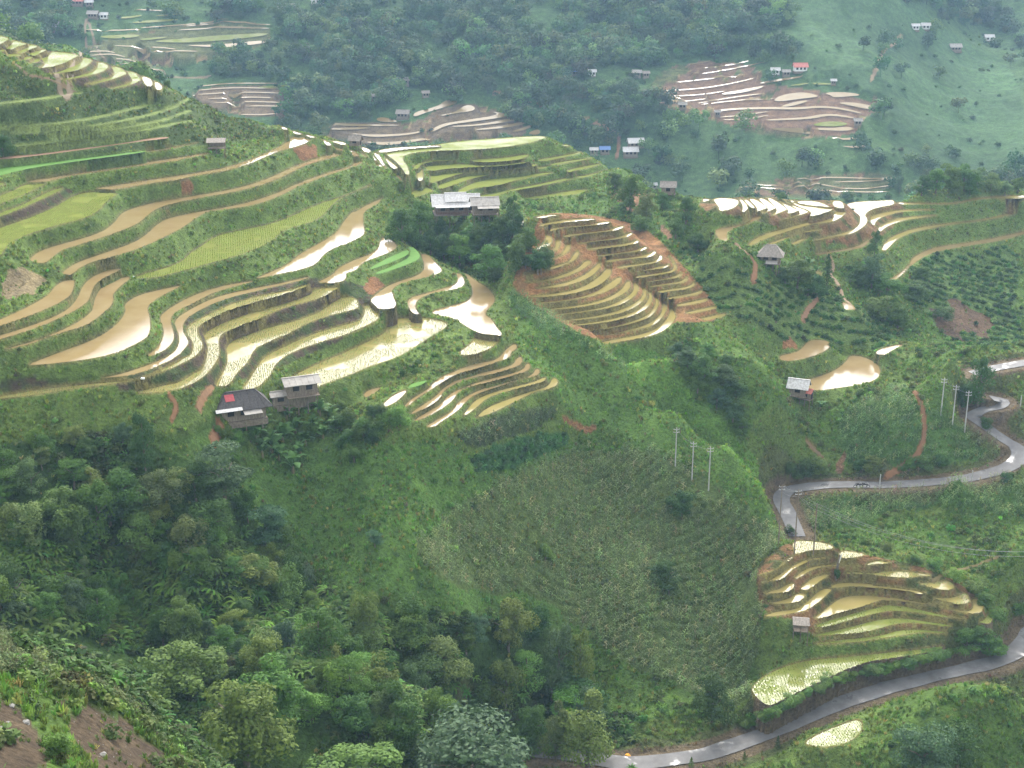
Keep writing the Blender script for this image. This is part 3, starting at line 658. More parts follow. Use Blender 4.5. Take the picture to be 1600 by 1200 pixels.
# ground: base colour from the land-cover attribute, broken up by noise
MG = mat('ground', (.1, .1, .1), .95, .1)
at = N(MG, 'ShaderNodeAttribute', attribute_name='cover'); r1 = noise_mix(MG, .35, (.62, .62, .66), (1.3, 1.3, 1.15), .3, .7, 8); r2 = noise_mix(MG, 2.2, (.55, .55, .55), (1.4, 1.4, 1.4), .3, .7, 6)
x1 = N(MG, 'ShaderNodeMix', data_type='RGBA', blend_type='MULTIPLY'); x1.inputs[0].default_value = 1; x2 = N(MG, 'ShaderNodeMix', data_type='RGBA', blend_type='MULTIPLY'); x2.inputs[0].default_value = 1
LK(MG, at.outputs['Color'], x1.inputs[6]); LK(MG, r1.outputs[0], x1.inputs[7]); LK(MG, x1.outputs[2], x2.inputs[6]); LK(MG, r2.outputs[0], x2.inputs[7]); LK(MG, x2.outputs[2], BS(MG).inputs['Base Color'])
bp = N(MG, 'ShaderNodeBump', Strength=.9, Distance=.35); LK(MG, r2.outputs[0], bp.inputs['Height']); LK(MG, bp.outputs[0], BS(MG).inputs['Normal'])
# paddies: muddy water with more or fewer rice seedlings standing in it
def water(name, c1, c2, plant=None, dens=0., rough=.07):
    m = mat(name, c1, rough, .5); b = BS(m); b.inputs['IOR'].default_value = 1.33
    r = noise_mix(m, .18, c1, c2, .35, .68, 4); LK(m, r.outputs[0], b.inputs['Base Color'])
    wn = noise_mix(m, 2.5, (0, 0, 0), (1, 1, 1), .2, .8, 3); bu = N(m, 'ShaderNodeBump', Strength=.12, Distance=.02); LK(m, wn.outputs[0], bu.inputs['Height']); LK(m, bu.outputs[0], b.inputs['Normal'])
    if plant:
        d = N(m, 'ShaderNodeBsdfDiffuse'); pc = noise_mix(m, .5, plant, tuple(k * .72 for k in plant), .3, .7, 4); LK(m, pc.outputs[0], d.inputs[0])
        f = noise_mix(m, 3.6, (0, 0, 0), (1, 1, 1), 1 - dens - .1, 1 - dens + .1, 2, stretch=(1, .55, 1))
        f2 = noise_mix(m, .16, (.55,) * 3, (1.,) * 3, .35, .6, 4)
        mu = N(m, 'ShaderNodeMath', operation='MULTIPLY'); LK(m, f.outputs[0], mu.inputs[0]); LK(m, f2.outputs[0], mu.inputs[1])
        mx = N(m, 'ShaderNodeMixShader'); out = m.node_tree.nodes['Material Output']
        LK(m, mu.outputs[0], mx.inputs[0]); LK(m, b.outputs[0], mx.inputs[1]); LK(m, d.outputs[0], mx.inputs[2]); LK(m, mx.outputs[0], out.inputs[0])
    return m
MW = dict(mud=water('muddy_water', (.235, .165, .072), (.275, .205, .10)), olive=water('olive_water', (.24, .20, .06), (.28, .225, .085), (.20, .22, .07), .3),
          light=water('seedling_water', (.25, .205, .06), (.29, .23, .09), (.21, .255, .085), .42, .1), rice=water('young_rice', (.20, .19, .055), (.20, .195, .055), (.18, .215, .048), .62, .1),
          seed=noisy('seedbed_green', (.065, .165, .018), (.095, .20, .028), 1.2), dry=noisy('red_earth', (.20, .115, .06), (.25, .155, .09), 1.5), grass=noisy('ledge_grass', (.16, .21, .06), (.21, .25, .08), 1))
# ------------------------------------------------------------------ land cover of the ground (base colours by region)
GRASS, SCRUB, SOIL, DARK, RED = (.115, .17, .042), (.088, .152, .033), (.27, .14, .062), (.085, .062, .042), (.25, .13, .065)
REGIONS = [  # (name, base colour, traced outline)
 ('forest', (.045, .085, .02), 'S -60,690 120,680 260,690 330,760 450,830 480,900 600,960 700,960 830,960 900,1000 930,1100 1000,1140 1000,1260 320,1260 250,1110 0,1000 -60,990'),
 ('field', (.092, .17, .038), 'S 330,740 560,690 700,680 740,740 880,700 990,690 1060,720 1240,850 1180,1000 1170,1090 1060,1085 930,1010 850,940 700,960 500,900 420,830'),
 ('maize', (.11, .155, .05), 'S 640,880 690,800 780,760 880,710 1000,700 1060,725 1240,845 1195,870 1185,1000 1170,1100 1090,1095 930,1010 850,930 740,920'),
 ('maize', (.06, .085, .035), 'S 700,668 845,640 872,650 862,668 730,708'),
 ('cassava', (.05, .12, .038), 'S 725,712 865,668 905,690 760,748'),
 ('maize', (.09, .17, .045), 'S 785,448 870,495 940,540 1000,592 940,580 870,540 800,500'),
 ('maize', (.075, .14, .034), 'S 1235,790 1300,768 1420,765 1600,738 1600,800 1560,800 1420,790 1330,830 1260,835'),
 ('maize', (.08, .15, .038), 'S 1290,650 1380,610 1440,620 1560,690 1570,710 1480,735 1330,740'),
 ('bright', (.125, .23, .045), 'S 950,545 1010,548 1060,575 1110,620 1200,720 1212,790 1137,700 1060,645 990,592'), ('bright', (.105, .185, .042), 'S 800,500 880,530 935,545 990,598 1060,650 1137,704 1205,785 1230,830 1140,770 1060,722 980,688 890,650 830,580'),
 ('tea', (.115, .175, .05), 'S 1060,370 1130,400 1200,445 1300,460 1430,530 1340,545 1200,545 1140,505 1090,440'),
 ('tea', (.11, .175, .05), 'S 1400,440 1450,400 1600,372 1600,555 1500,540 1430,480'),
 ('plough', (.13, .085, .055), 'S 1460,478 1500,470 1540,495 1550,535 1490,525 1455,500'),
 ('brown', SOIL, 'S 803,432 840,345 850,332 930,335 1010,355 1050,395 1138,497 1080,506 1057,500 1010,530 938,541 800,455'),
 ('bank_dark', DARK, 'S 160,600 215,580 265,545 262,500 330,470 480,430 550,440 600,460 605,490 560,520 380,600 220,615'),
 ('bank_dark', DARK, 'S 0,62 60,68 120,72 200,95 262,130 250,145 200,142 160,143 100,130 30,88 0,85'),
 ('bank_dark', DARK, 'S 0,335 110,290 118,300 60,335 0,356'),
 ('bank_soil', (.20, .115, .055), 'S 1180,905 1190,870 1240,843 1310,858 1370,870 1460,890 1530,930 1545,975 1500,985 1440,985 1360,985 1265,995 1255,970 1190,960'),
 ('bank_soil', (.20, .12, .06), 'S 1093,310 1130,306 1400,305 1420,330 1380,370 1335,390 1200,350 1120,330 1095,330'),
 ('red', RED, 'S 455,232 480,228 488,255 470,262'), ('red', RED, 'S 287,282 300,279 308,304 290,306'), ('red', RED, 'S 570,440 600,430 618,445 600,465 580,455'),
 ('red', RED, 'S 1285,372 1330,376 1345,385 1300,390'), ('red', RED, 'S 1225,535 1245,528 1250,545 1228,550'), ('red', (.26, .15, .09), 'S 960,290 1005,300 1005,325 970,320'),
 ('red', (.26, .15, .09), 'S 1020,350 1050,365 1058,380 1030,368'), ('dirt', (.095, .07, .048), 'S 105,1100 150,1102 210,1135 290,1205 200,1250 140,1200'), ('dirt', (.095, .07, .048), 'S -10,1110 30,1098 50,1130 90,1200 -10,1230'),
 ('dirt', (.22, .13, .08), 'S 1312,705 1328,700 1322,745 1308,748'), ('dirt', DARK, 'S 1040,1170 1180,1120 1330,1050 1480,1030 1480,1038 1340,1075 1180,1135'),
 ('dirt', (.12, .09, .06), 'S 1400,745 1500,735 1570,722 1572,728 1500,744 1400,753'), ('dirt', (.24, .19, .11), 'S 0,420 60,425 85,440 40,462 0,470'),
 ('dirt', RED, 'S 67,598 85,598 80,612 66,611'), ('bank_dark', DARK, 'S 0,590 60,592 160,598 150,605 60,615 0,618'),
 ('red', RED, 'S 870,655 930,660 945,675 890,672')]
FAR = [('farbrown', (.20, .125, .085), 'S 1020,110 1110,92 1200,108 1180,130 1270,140 1400,165 1350,180 1340,215 1190,215 1130,190 1050,170 1020,160'), ('farbrown', (.17, .125, .08), 'S 500,188 650,195 690,165 760,160 850,215 700,222 560,230 500,215'),
 ('farbrown', (.18, .13, .085), 'S 280,140 440,128 460,180 400,185 330,170'), ('farbrown', (.12, .13, .055), 'S 130,70 250,40 420,30 425,70 330,95 200,110 120,100'), ('farbrown', (.12, .13, .06), 'S 1150,290 1250,275 1405,268 1390,305 1150,310'),
 ('fargreen', (.075, .14, .058), 'S 1220,-50 1330,-50 1500,60 1600,110 1600,300 1450,280 1380,220 1400,165 1270,135 1240,60'), ('farfield', (.05, .10, .04), 'S 840,130 1000,130 1040,200 990,260 860,200')]
cover = np.empty((NR, NA, 3)); cover[:] = SCRUB
cover[R2 > 480] = (.075, .135, .05)
WARP = ('forest', 'field', 'maize', 'bright', 'tea', 'plough', 'dirt', 'red'); WU, WV = fbm(GX / 5, GY / 5, 61) * 26, fbm(GX / 5, GY / 5, 62) * 20
cls = np.full((NR, NA), '', dtype='U10')
for name, c, txt in REGIONS:
    m = vis & (R2 < 430) & inpoly(PU + (WU if name in WARP else 0), PV + (WV if name in WARP else 0), chaikin(parse(txt), 2)); cover[m] = c; cls[m] = name
for name, c, txt in FAR:
    m = vis & (R2 > 500) & inpoly(PU, PV, chaikin(parse(txt), 2)); cover[m] = c; cls[m] = name
# grassy banks of the left hill: earth shows low on the cut face
gb = near & ~fix & (cls == '') & (R2 < 430); cover[gb] = GRASS
mixn = np.clip(fbm(GX / 2.5, GY / 2.5, 8) * 1.2 + .5, 0, 1)[..., None]
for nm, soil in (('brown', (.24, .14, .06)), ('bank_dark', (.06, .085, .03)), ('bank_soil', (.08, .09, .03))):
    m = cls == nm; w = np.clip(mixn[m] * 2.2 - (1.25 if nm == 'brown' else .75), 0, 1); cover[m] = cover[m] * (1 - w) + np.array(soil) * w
fbm_ = FB_ & (STEP >= 0) & (pid < 0)
for lo, hi, col in ((0, .34, (.30, .215, .12)), (.34, .52, (.12, .145, .055)), (.52, 1.01, (.165, .11, .07))):
    m = fbm_ & (STEP >= lo) & (STEP < hi); cover[m] = col
gm = fbm_ & (fbm(GX / 18, GY / 18, 77) > .12); cover[gm] = cover[gm] * .35 + np.array([.07, .125, .04]) * .65
fg = (cls == 'fargreen') | (cls == 'farfield'); pt = np.floor(fbm(GX / 45, GY / 45, 81, 1) * 7) * .13; cover[fg] *= (1 + np.clip(pt[fg], -.3, .35))[:, None] * np.array([1, 1, 1.])
hill = vis & (R2 < 430) & inpoly(PU, PV, parse('S 0,100 100,135 260,140 450,210 350,225 200,235 0,250')); cover[hill & ~fix] = (.075, .11, .035)
for i, p in enumerate(PAD):
    if p['kind'] in ('grass', 'dry', 'seed'):
        m = (pid == i) & fix; cover[m] = dict(grass=(.17, .22, .065), dry=(.105, .145, .04), seed=(.095, .155, .04))[p['kind']]
lip = rim & ~np.isin(pid, [i for i, p in enumerate(PAD) if p['kind'] in ('grass', 'dry', 'seed')])
lc = np.array([(.19, .165, .06) if p['bank'] == 's' or p['grp'] in 'IJ' else (.15, .14, .055) for p in PAD]); cover[lip] = lc[pid[lip]]
bed = fix & ~rim & (pid >= 0) & (roadm > 3) & ~np.isin(pid, [i for i, p in enumerate(PAD) if p['kind'] in ('grass', 'dry', 'seed')]); bc = np.array([(.20, .115, .055) if p['grp'] == 'I' else ((.17, .105, .055) if p['grp'] in 'NJ' else (DARK if p['bank'] == 's' else (.085, .12, .035))) for p in PAD]); cover[bed] = bc[pid[bed]]
m = (roadm < 3.3) & ~bed; cover[m] = (.15, .115, .075); m = (roadm >= 3.3) & (roadm < 4.6) & (pid < 0); cover[m] = (.10, .12, .045)
# red earth footpaths
PATHS = [('S 1428,612 1436,625 1443,650 1444,680 1436,705 1418,725 1385,745', .75, RED, 'footpath'), ('S 1172,400 1180,412 1179,430 1177,440', 1.0, RED, 'footpath'), ('S 1150,381 1165,393 1172,400', .8, (.30, .2, .12), 'footpath'),
 ('S 265,618 274,630 273,645 268,655', .6, RED, 'footpath'), ('S 333,605 318,620 310,640', .6, (.3, .17, .09), 'footpath'), ('S 343,660 340,675 332,690', .9, RED, 'footpath'), ('S 1274,458 1275,470 1262,485 1254,500', .8, (.28, .16, .09), 'footpath'),
 ('S 1296,400 1302,418 1298,430 1310,445 1318,465 1330,480', .8, (.3, .21, .13), 'footpath'), ('S 1560,870 1500,890 1455,910', .5, (.2, .16, .07), 'footpath'), ('S 1260,690 1275,705 1295,725', .5, (.22, .15, .08), 'footpath'),
 ('S 24,100 41,115 62,120 86,127 104,138 120,143', .38, (.25, .18, .1), 'footpath'), ('S 1377,85 1370,105 1362,125', 1.3, (.28, .2, .12), 'footpath'), ('S 1408,55 1395,70 1379,83', 1.2, (.28, .2, .12), 'footpath'), ('S 840,118 875,112 888,100', 1.6, RED, 'footpath'),
 ('S 772,143 810,155 850,165', 1.5, (.3, .17, .1), 'footpath'), ('S 905,183 935,195 965,210', 1.4, (.3, .18, .1), 'footpath'), ('S 967,215 966,230 964,245', 1.2, RED, 'footpath'), ('S 70,100 115,85 135,80 165,95 260,120 330,118', 1.0, (.22, .17, .11), 'footpath')]
PATHW = []
for txt, w, c, nm in PATHS:
    q = parse(txt); pts = [hit(u, v) for u, v in q]; pts = np.array(pts)
    w *= .62; P_ = densify(pts, .4); PATHW.append((P_, w, c))
    rz, az_ = np.hypot(P_[:, 0], P_[:, 1]), np.arctan2(P_[:, 0], P_[:, 1])
    for k in range(len(P_)):
        ir, ia = int(fr(rz[k])), int(fa(az_[k])); s_ = (slice(max(ir - 5, 0), ir + 6), slice(max(ia - 6, 0), ia + 7))
        d = np.hypot(GX[s_] - P_[k, 0], GY[s_] - P_[k, 1]); m = (d < w) & ~(fix[s_] & (pid[s_] >= 0)); cv = cover[s_]; cv[m] = c; cls[s_][m] = 'path'
# ------------------------------------------------------------------ the ground sheet
def new_mesh(name, V, Fa, m, parent=None, smooth=True):
    me = bpy.data.meshes.new(name); V = np.asarray(V, np.float32); Fa = np.asarray(Fa, np.int32); k = Fa.shape[1]
    me.vertices.add(len(V)); me.vertices.foreach_set('co', V.ravel()); me.loops.add(Fa.size); me.loops.foreach_set('vertex_index', Fa.ravel())
    me.polygons.add(len(Fa)); me.polygons.foreach_set('loop_start', np.arange(0, Fa.size, k, dtype=np.int32)); me.polygons.foreach_set('loop_total', np.full(len(Fa), k, np.int32))
    if smooth: me.polygons.foreach_set('use_smooth', np.ones(len(Fa), bool))
    me.update(calc_edges=True); me.materials.append(m)
    o = bpy.data.objects.new(name, me); COL.objects.link(o); o.parent = parent
    return o
def tag(o, label=None, cat=None, group=None, kind=None):
    for k, v in (('label', label), ('category', cat), ('group', group), ('kind', kind)):
        if v: o[k] = v
    return o
idx = np.arange(NR * NA).reshape(NR, NA)
faces = np.stack([idx[:-1, :-1], idx[:-1, 1:], idx[1:, 1:], idx[1:, :-1]], -1).reshape(-1, 4)
terr = new_mesh('terrain', np.stack([GX, GY, Z], -1).reshape(-1, 3), faces, MG); tag(terr, kind='structure')
ca_ = terr.data.color_attributes.new('cover', 'FLOAT_COLOR', 'POINT'); ca_.data.foreach_set('color', np.concatenate([cover, np.ones((NR, NA, 1))], -1).astype(np.float32).ravel())
# ------------------------------------------------------------------ paddies
def poly_mesh(name, xy, z, m):
    bm = bmesh.new(); vs = [bm.verts.new((x, y, z or 0)) for x, y in xy]
    f = bm.faces.new(vs); f.normal_update()
    if f.normal.z < 0: f.normal_flip()
    bmesh.ops.triangulate(bm, faces=[f])
    if z is None:
        bmesh.ops.subdivide_edges(bm, edges=[e for e in bm.edges if e.calc_length() > 6], cuts=2, use_grid_fill=False); bmesh.ops.triangulate(bm, faces=bm.faces[:])
        for v_ in bm.verts: v_.co.z = float(ground(np.array(v_.co.x), np.array(v_.co.y))) + .45
    me = bpy.data.meshes.new(name); bm.to_mesh(me); bm.free(); me.materials.append(m)
    o = bpy.data.objects.new(name, me); COL.objects.link(o); return o
GL = dict(L='terraces of the left hillside and green hill', I='narrow terraces of the brown middle hill', J='terraces of the right ridge', T='ponds on the green knoll', N='terraces beside the lower road', P='far terraces below the valley houses', O='far terraces at the upper left', Q='far terraces at the upper right')
FB = dict(L=dict(mud='small white paddy near the stilt hut on the saddle', light='small pale paddy at the left foot of the round green hill', rice='thin light green paddy on the round green hill'),
    I=dict(olive='narrow olive water terrace between brown earth banks on the round middle hill'), J=dict(light='slim white paddy on the crest of the right ridge'), N=dict(olive='small olive paddy on the left of the roadside terraces', rice='thin green seedling paddy low in the roadside terraces'),
    P=dict(mud='thin ochre paddy in the far terraces beyond the green hill'), O=dict(rice='thin green paddy in the hazy terraces at the upper left', mud='thin tan strip in the hazy terraces at the upper left'), Q=dict(mud='thin ochre strip in the hazy terraces at the upper right', rice='small green paddy in the hazy terraces at the upper right'))
A_TOP = [k for k in range(13)]
ORD = 'first second third fourth fifth sixth seventh eighth ninth tenth eleventh twelfth thirteenth fourteenth fifteenth sixteenth seventeenth eighteenth nineteenth'.split()
ORD += ['twenty-' + o for o in ORD[:9]]; ORD.insert(19, 'twentieth')
un = {}; NI0 = min(i for i, p in enumerate(PAD) if p['grp'] == 'I')
for i, p in enumerate(PAD):
    if not p['lab'] and p['kind'] != 'grass':
        key = ('top',) if i < 13 else (p['grp'], p['kind'], p['g'] == 'R', (i - NI0 < 15) if p['grp'] == 'I' else 0); un.setdefault(key, []).append(i)
for key, ii in un.items():
    ii.sort(key=lambda i: PAD[i]['c'][0] if key[0] in ('top', 'J') else PAD[i]['c'][1])
    for n, i in enumerate(ii):
        b = 'green paddy with brown bank on the upper left crest' if key[0] == 'top' else ('narrow olive terrace on the %s flank of the brown hill' % ('left' if key[3] else 'right') if key[0] == 'I' else FB[PAD[i]['grp']].get(PAD[i]['kind'], 'small olive terrace paddy'))
        PAD[i]['auto'] = b + (', %s from the %s' % (ORD[n], 'left' if key[0] in ('top', 'J') else 'top') if len(ii) > 1 else ''); PAD[i]['grpn'] = b
for i, p in enumerate(PAD):
    k = p['kind']; z = p['z'] + (.0 if k not in ('grass', 'dry', 'seed') else .03)
    if k == 'grass': continue
    o = poly_mesh('rice_paddy', p['xy'], None if p['grp'] in 'POQ' else z, MW[k])
    tag(o, p['lab'] or p['auto'], 'rice paddy', GL[p['grp']] if p['lab'] else p['grpn'].replace('paddy', 'paddies').replace('terrace on', 'terraces on'))
# ------------------------------------------------------------------ roads and footpaths
def ribbon(name, P_, w, m, lift, n=2, drape=False, jit=0):
    T = np.gradient(P_[:, :2], axis=0); T /= np.linalg.norm(T, axis=1)[:, None] + 1e-9; Nn = np.stack([T[:, 1], -T[:, 0]], 1)
    rows = []
    for k in range(n):
        s = (k / (n - 1) * 2 - 1) * w; ww = s * (1 + jit * np.array([vnoise(np.array(j * .13), np.array(k * 3.7), 9) for j in range(len(P_))]))
        q = P_[:, :2] + Nn * ww[:, None]
        z = ground(q[:, 0], q[:, 1]) if drape else P_[:, 2]
        rows.append(np.column_stack([q, z + lift]))
    V = np.stack(rows, 1); L, _, _ = V.shape; ii = np.arange(L * n).reshape(L, n)
    Fa = np.stack([ii[:-1, :-1], ii[:-1, 1:], ii[1:, 1:], ii[1:, :-1]], -1).reshape(-1, 4)
    return new_mesh(name, V.reshape(-1, 3), Fa, m)
MROAD = noisy('asphalt', (.105, .10, .097), (.17, .165, .16), .35, .6, .4, .35, .65, stretch=(1, 1, 1))
wet = noise_mix(MROAD, .3, (.75,) * 3, (.12,) * 3, .56, .66, 4); LK(MROAD, wet.outputs[0], BS(MROAD).inputs['Roughness'])
MVERGE = noisy('verge', (.16, .125, .08), (.10, .12, .045), 1.2)
for R_ in ROADS:
    o = ribbon('road', R_, 1.6, MROAD, .02, 5, jit=.25); tag(o, kind='structure')
for P_, w, c in PATHW:
    o = ribbon('footpath', P_, w * .8, bpy.data.materials.get('path%.2f%.2f' % c[:2]) or noisy('path%.2f%.2f' % c[:2], tuple(k * .8 for k in c), c, 1.5), .05, 5, True, .5); tag(o, kind='structure')
# ------------------------------------------------------------------ the valley air
hz = bpy.data.materials.new('haze'); hz.use_nodes = True; hz.node_tree.nodes.clear()
ov = hz.node_tree.nodes.new('ShaderNodeOutputMaterial'); pv = hz.node_tree.nodes.new('ShaderNodeVolumePrincipled'); pv.inputs['Density'].default_value = HAZE_DENSITY; pv.inputs['Color'].default_value = (.45, .70, 1, 1); pv.inputs['Anisotropy'].default_value = .2
hz.node_tree.links.new(pv.outputs[0], ov.inputs['Volume'])
x0, x1, y0, y1, z0, z1 = -900, 900, -40, 1230, float(Z.min()) - 1.5, float(max(Z.max(), CZ)) + 6
V = [(x, y, z) for x in (x0, x1) for y in (y0, y1) for z in (z0, z1)]
o = new_mesh('haze', V, [(0, 1, 3, 2), (4, 6, 7, 5), (0, 4, 5, 1), (2, 3, 7, 6), (0, 2, 6, 4), (1, 5, 7, 3)], hz, smooth=False); tag(o, 'thin pale haze filling the valley', kind='stuff')
# ------------------------------------------------------------------ foliage materials and leaf shapes
def leafmat(name, src):
    m = mat(name, (.05, .1, .03), .75, .25); b = BS(m)
    if src == 'tint': a = N(m, 'ShaderNodeAttribute', attribute_name='tint'); a.attribute_type = 'INSTANCER'; c = a.outputs['Color']
    else: a = N(m, 'ShaderNodeObjectInfo'); c = a.outputs['Color']
    v = noise_mix(m, .9, (.62, .66, .62), (1.45, 1.38, 1.15), .3, .7, 5); x = N(m, 'ShaderNodeMix', data_type='RGBA', blend_type='MULTIPLY'); x.inputs[0].default_value = 1
    LK(m, c, x.inputs[6]); LK(m, v.outputs[0], x.inputs[7]); LK(m, x.outputs[2], b.inputs['Base Color'])
    t = N(m, 'ShaderNodeBsdfTranslucent'); LK(m, x.outputs[2], t.inputs[0]); mx = N(m, 'ShaderNodeMixShader', Fac=.28)
    LK(m, b.outputs[0], mx.inputs[1]); LK(m, t.outputs[0], mx.inputs[2]); LK(m, mx.outputs[0], m.node_tree.nodes['Material Output'].inputs[0])
    return m
ML, MT = leafmat('leaves', 'obj'), leafmat('ground_leaves', 'tint')
MBARK = noisy('bark', (.12, .095, .07), (.22, .19, .15), 3)
class MB:
    def __init__(s): s.V, s.F, s.n = [], [], 0
    def add(s, V, Fa): s.V += [tuple(v) for v in V]; s.F += [tuple(i + s.n for i in f) for f in Fa]; s.n += len(V)
    def box(s, c, d, rz=0, rx=0):
        R = Matrix.Rotation(rz, 3, 'Z') @ Matrix.Rotation(rx, 3, 'X'); V = [Vector(c) + R @ Vector((sx * d[0] / 2, sy * d[1] / 2, sz * d[2] / 2)) for sx in (-1, 1) for sy in (-1, 1) for sz in (-1, 1)]
        s.add(V, [(0, 1, 3, 2), (4, 6, 7, 5), (0, 4, 5, 1), (2, 3, 7, 6), (0, 2, 6, 4), (1, 5, 7, 3)])
    def tube(s, P, R, k=6):
        P = [Vector(p) for p in P]; V = []
        for i, p in enumerate(P):
            d = (P[min(i + 1, len(P) - 1)] - P[max(i - 1, 0)]).normalized(); a = d.orthogonal().normalized(); b = d.cross(a)
            V += [p + (a * math.cos(2 * math.pi * j / k) + b * math.sin(2 * math.pi * j / k)) * R[i] for j in range(k)]
        Fa = [(i * k + j, i * k + (j + 1) % k, (i + 1) * k + (j + 1) % k, (i + 1) * k + j) for i in range(len(P) - 1) for j in range(k)]
        s.add(V, Fa + [tuple(range(k))[::-1], tuple(range((len(P) - 1) * k, len(P) * k))])
    def leaf(s, c, nrm, size, asp=.55, roll=0.):
        nrm = Vector(nrm).normalized(); a = nrm.orthogonal().normalized(); a = Matrix.Rotation(roll, 3, nrm) @ a; b = nrm.cross(a); c = Vector(c)
        s.add([c - a * size * .5, c + b * size * asp * .5, c + a * size * .5, c - b * size * asp * .5], [(0, 1, 2, 3)])
    def slab(s, q, th):                                       # thick sheet from four corners
        q = [Vector(v) for v in q]; n = (q[1] - q[0]).cross(q[3] - q[0]).normalized() * th
        s.add(q + [v - n for v in q], [(0, 1, 2, 3), (7, 6, 5, 4), (0, 4, 5, 1), (1, 5, 6, 2), (2, 6, 7, 3), (3, 7, 4, 0)])
    def mesh(s, name, m, smooth=False):
        me = bpy.data.meshes.new(name); me.from_pydata(s.V, [], s.F); me.materials.append(m)
        if smooth: me.polygons.foreach_set('use_smooth', [True] * len(me.polygons))
        me.update(); return me
    def build(s, name, m, parent=None, smooth=False):
        o = bpy.data.objects.new(name, s.mesh(name, m, smooth)); COL.objects.link(o); o.parent = parent; return o
def obj(name, me, parent=None):
    o = bpy.data.objects.new(name, me); COL.objects.link(o); o.parent = parent; return o
def empty(name, loc, rz=0, label=None, cat=None, group=None):
    o = bpy.data.objects.new(name, None); COL.objects.link(o); o.location = loc; o.rotation_euler = (0, 0, rz); return tag(o, label, cat, group)
rnd = random.Random(3); U_ = rnd.uniform
def rdir(zmin=-1):
    while True:
        v = Vector((U_(-1, 1), U_(-1, 1), U_(-1, 1)))
        if .05 < v.length < 1 and v.z / v.length > zmin: return v.normalized()
def crown(kind, n, leaf):
    mb = MB(); bl = []
    if kind == 'broad':
        for _ in range(16): a, r = U_(0, 6.28), U_(.0, .36); bl.append((Vector((math.cos(a) * r, math.sin(a) * r, U_(.18, .86 - r * .6))), Vector((U_(.09, .21), U_(.09, .21), U_(.07, .16)))))
    elif kind == 'tall':
        for k in range(11): z = .2 + .068 * k; w = .30 * math.sin(min(1, (1.05 - z) * 1.5) * 1.57) * U_(.7, 1.1); a = U_(0, 6.28); bl.append((Vector((math.cos(a) * .17, math.sin(a) * .17, z)), Vector((w, w, .11))))
    elif kind == 'layered':
        for k in range(15): a, z = U_(0, 6.28), U_(.3, .93); r = U_(.08, .36) * (1.15 - z * .6); bl.append((Vector((math.cos(a) * r, math.sin(a) * r, z)), Vector((U_(.14, .24), U_(.14, .24), .035))))
    elif kind == 'conifer':
        for k in range(16): z = .1 + .056 * k; w = .40 * (1.02 - z) + .03; a = k * 2.4; bl.append((Vector((math.cos(a) * w * .45, math.sin(a) * w * .45, z)), Vector((w * .8, w * .8, .035))))
    elif kind == 'bushy':
        for _ in range(12): a, r = U_(0, 6.28), U_(0, .32); bl.append((Vector((math.cos(a) * r, math.sin(a) * r, U_(.15, .72))), Vector((U_(.14, .22), U_(.14, .22), U_(.13, .24)))))
    for i in range(n):
        c, R = bl[i % len(bl)]; d = rdir(-.55); k = U_(.5, 1.05) ** .6
        p = c + Vector((d.x * R.x, d.y * R.y, d.z * R.z)) * k + Vector((U_(-1, 1), U_(-1, 1), U_(-1, 1))) * .015
        nn = d + rdir() * .9 + Vector((0, 0, .5)); mb.leaf(p, nn, leaf * U_(.6, 1.3), .6, U_(0, 6.28))
    return mb.mesh('crown', ML)
def trunk(kind):
    mb = MB(); top = .8 if kind in ('tall', 'conifer') else .6
    mb.tube([(0, 0, -.25), (.01, 0, .1), (-.01, .02, top * .6), (.01, 0, top)], [.035, .028, .02, .008])
    for k in range(4):
        a = k * 1.6 + U_(0, .8); z = U_(.2, .5); mb.tube([(0, 0, z), (math.cos(a) * .13, math.sin(a) * .13, z + .13), (math.cos(a) * .25, math.sin(a) * .25, z + .2)], [.014, .010, .004], 4)
    return mb.mesh('trunk', MBARK)
NV = 3
TREE = {k: [(crown(k, n, l), trunk(k)) for _ in range(NV)] for k, n, l in (('broad', 5200, .040), ('tall', 4200, .042), ('layered', 4800, .038), ('conifer', 2200, .045), ('bushy', 3200, .05))}
GREENS = dict(dark=(.055, .115, .028), mid=(.085, .165, .034), lime=(.125, .205, .038), olive=(.125, .185, .042), blue=(.07, .13, .06), dusty=(.115, .175, .06), fresh=(.11, .22, .04))
def tree(u, v, wpx, hpx, kind, tone, label, group, name='broadleaf_tree', sink=.0):
    p = hit(u, v); w, h = px_m(p, wpx), px_m(p, hpx) / .93
    t = empty(name, (p.x, p.y, p.z - .3 - sink), U_(0, 6.28), label, 'tree' if hpx > 18 else 'tree', group)
    cm, tm = TREE[kind][rnd.randrange(NV)]
    c, k = obj('crown', cm, t), obj('trunk', tm, t); t.scale = (w * 1.12, w * 1.12, h)
    g = GREENS[tone]; f = U_(.82, 1.2); c.color = (g[0] * f * U_(.85, 1.2), g[1] * f, g[2] * f * U_(.85, 1.2), 1)
    return t
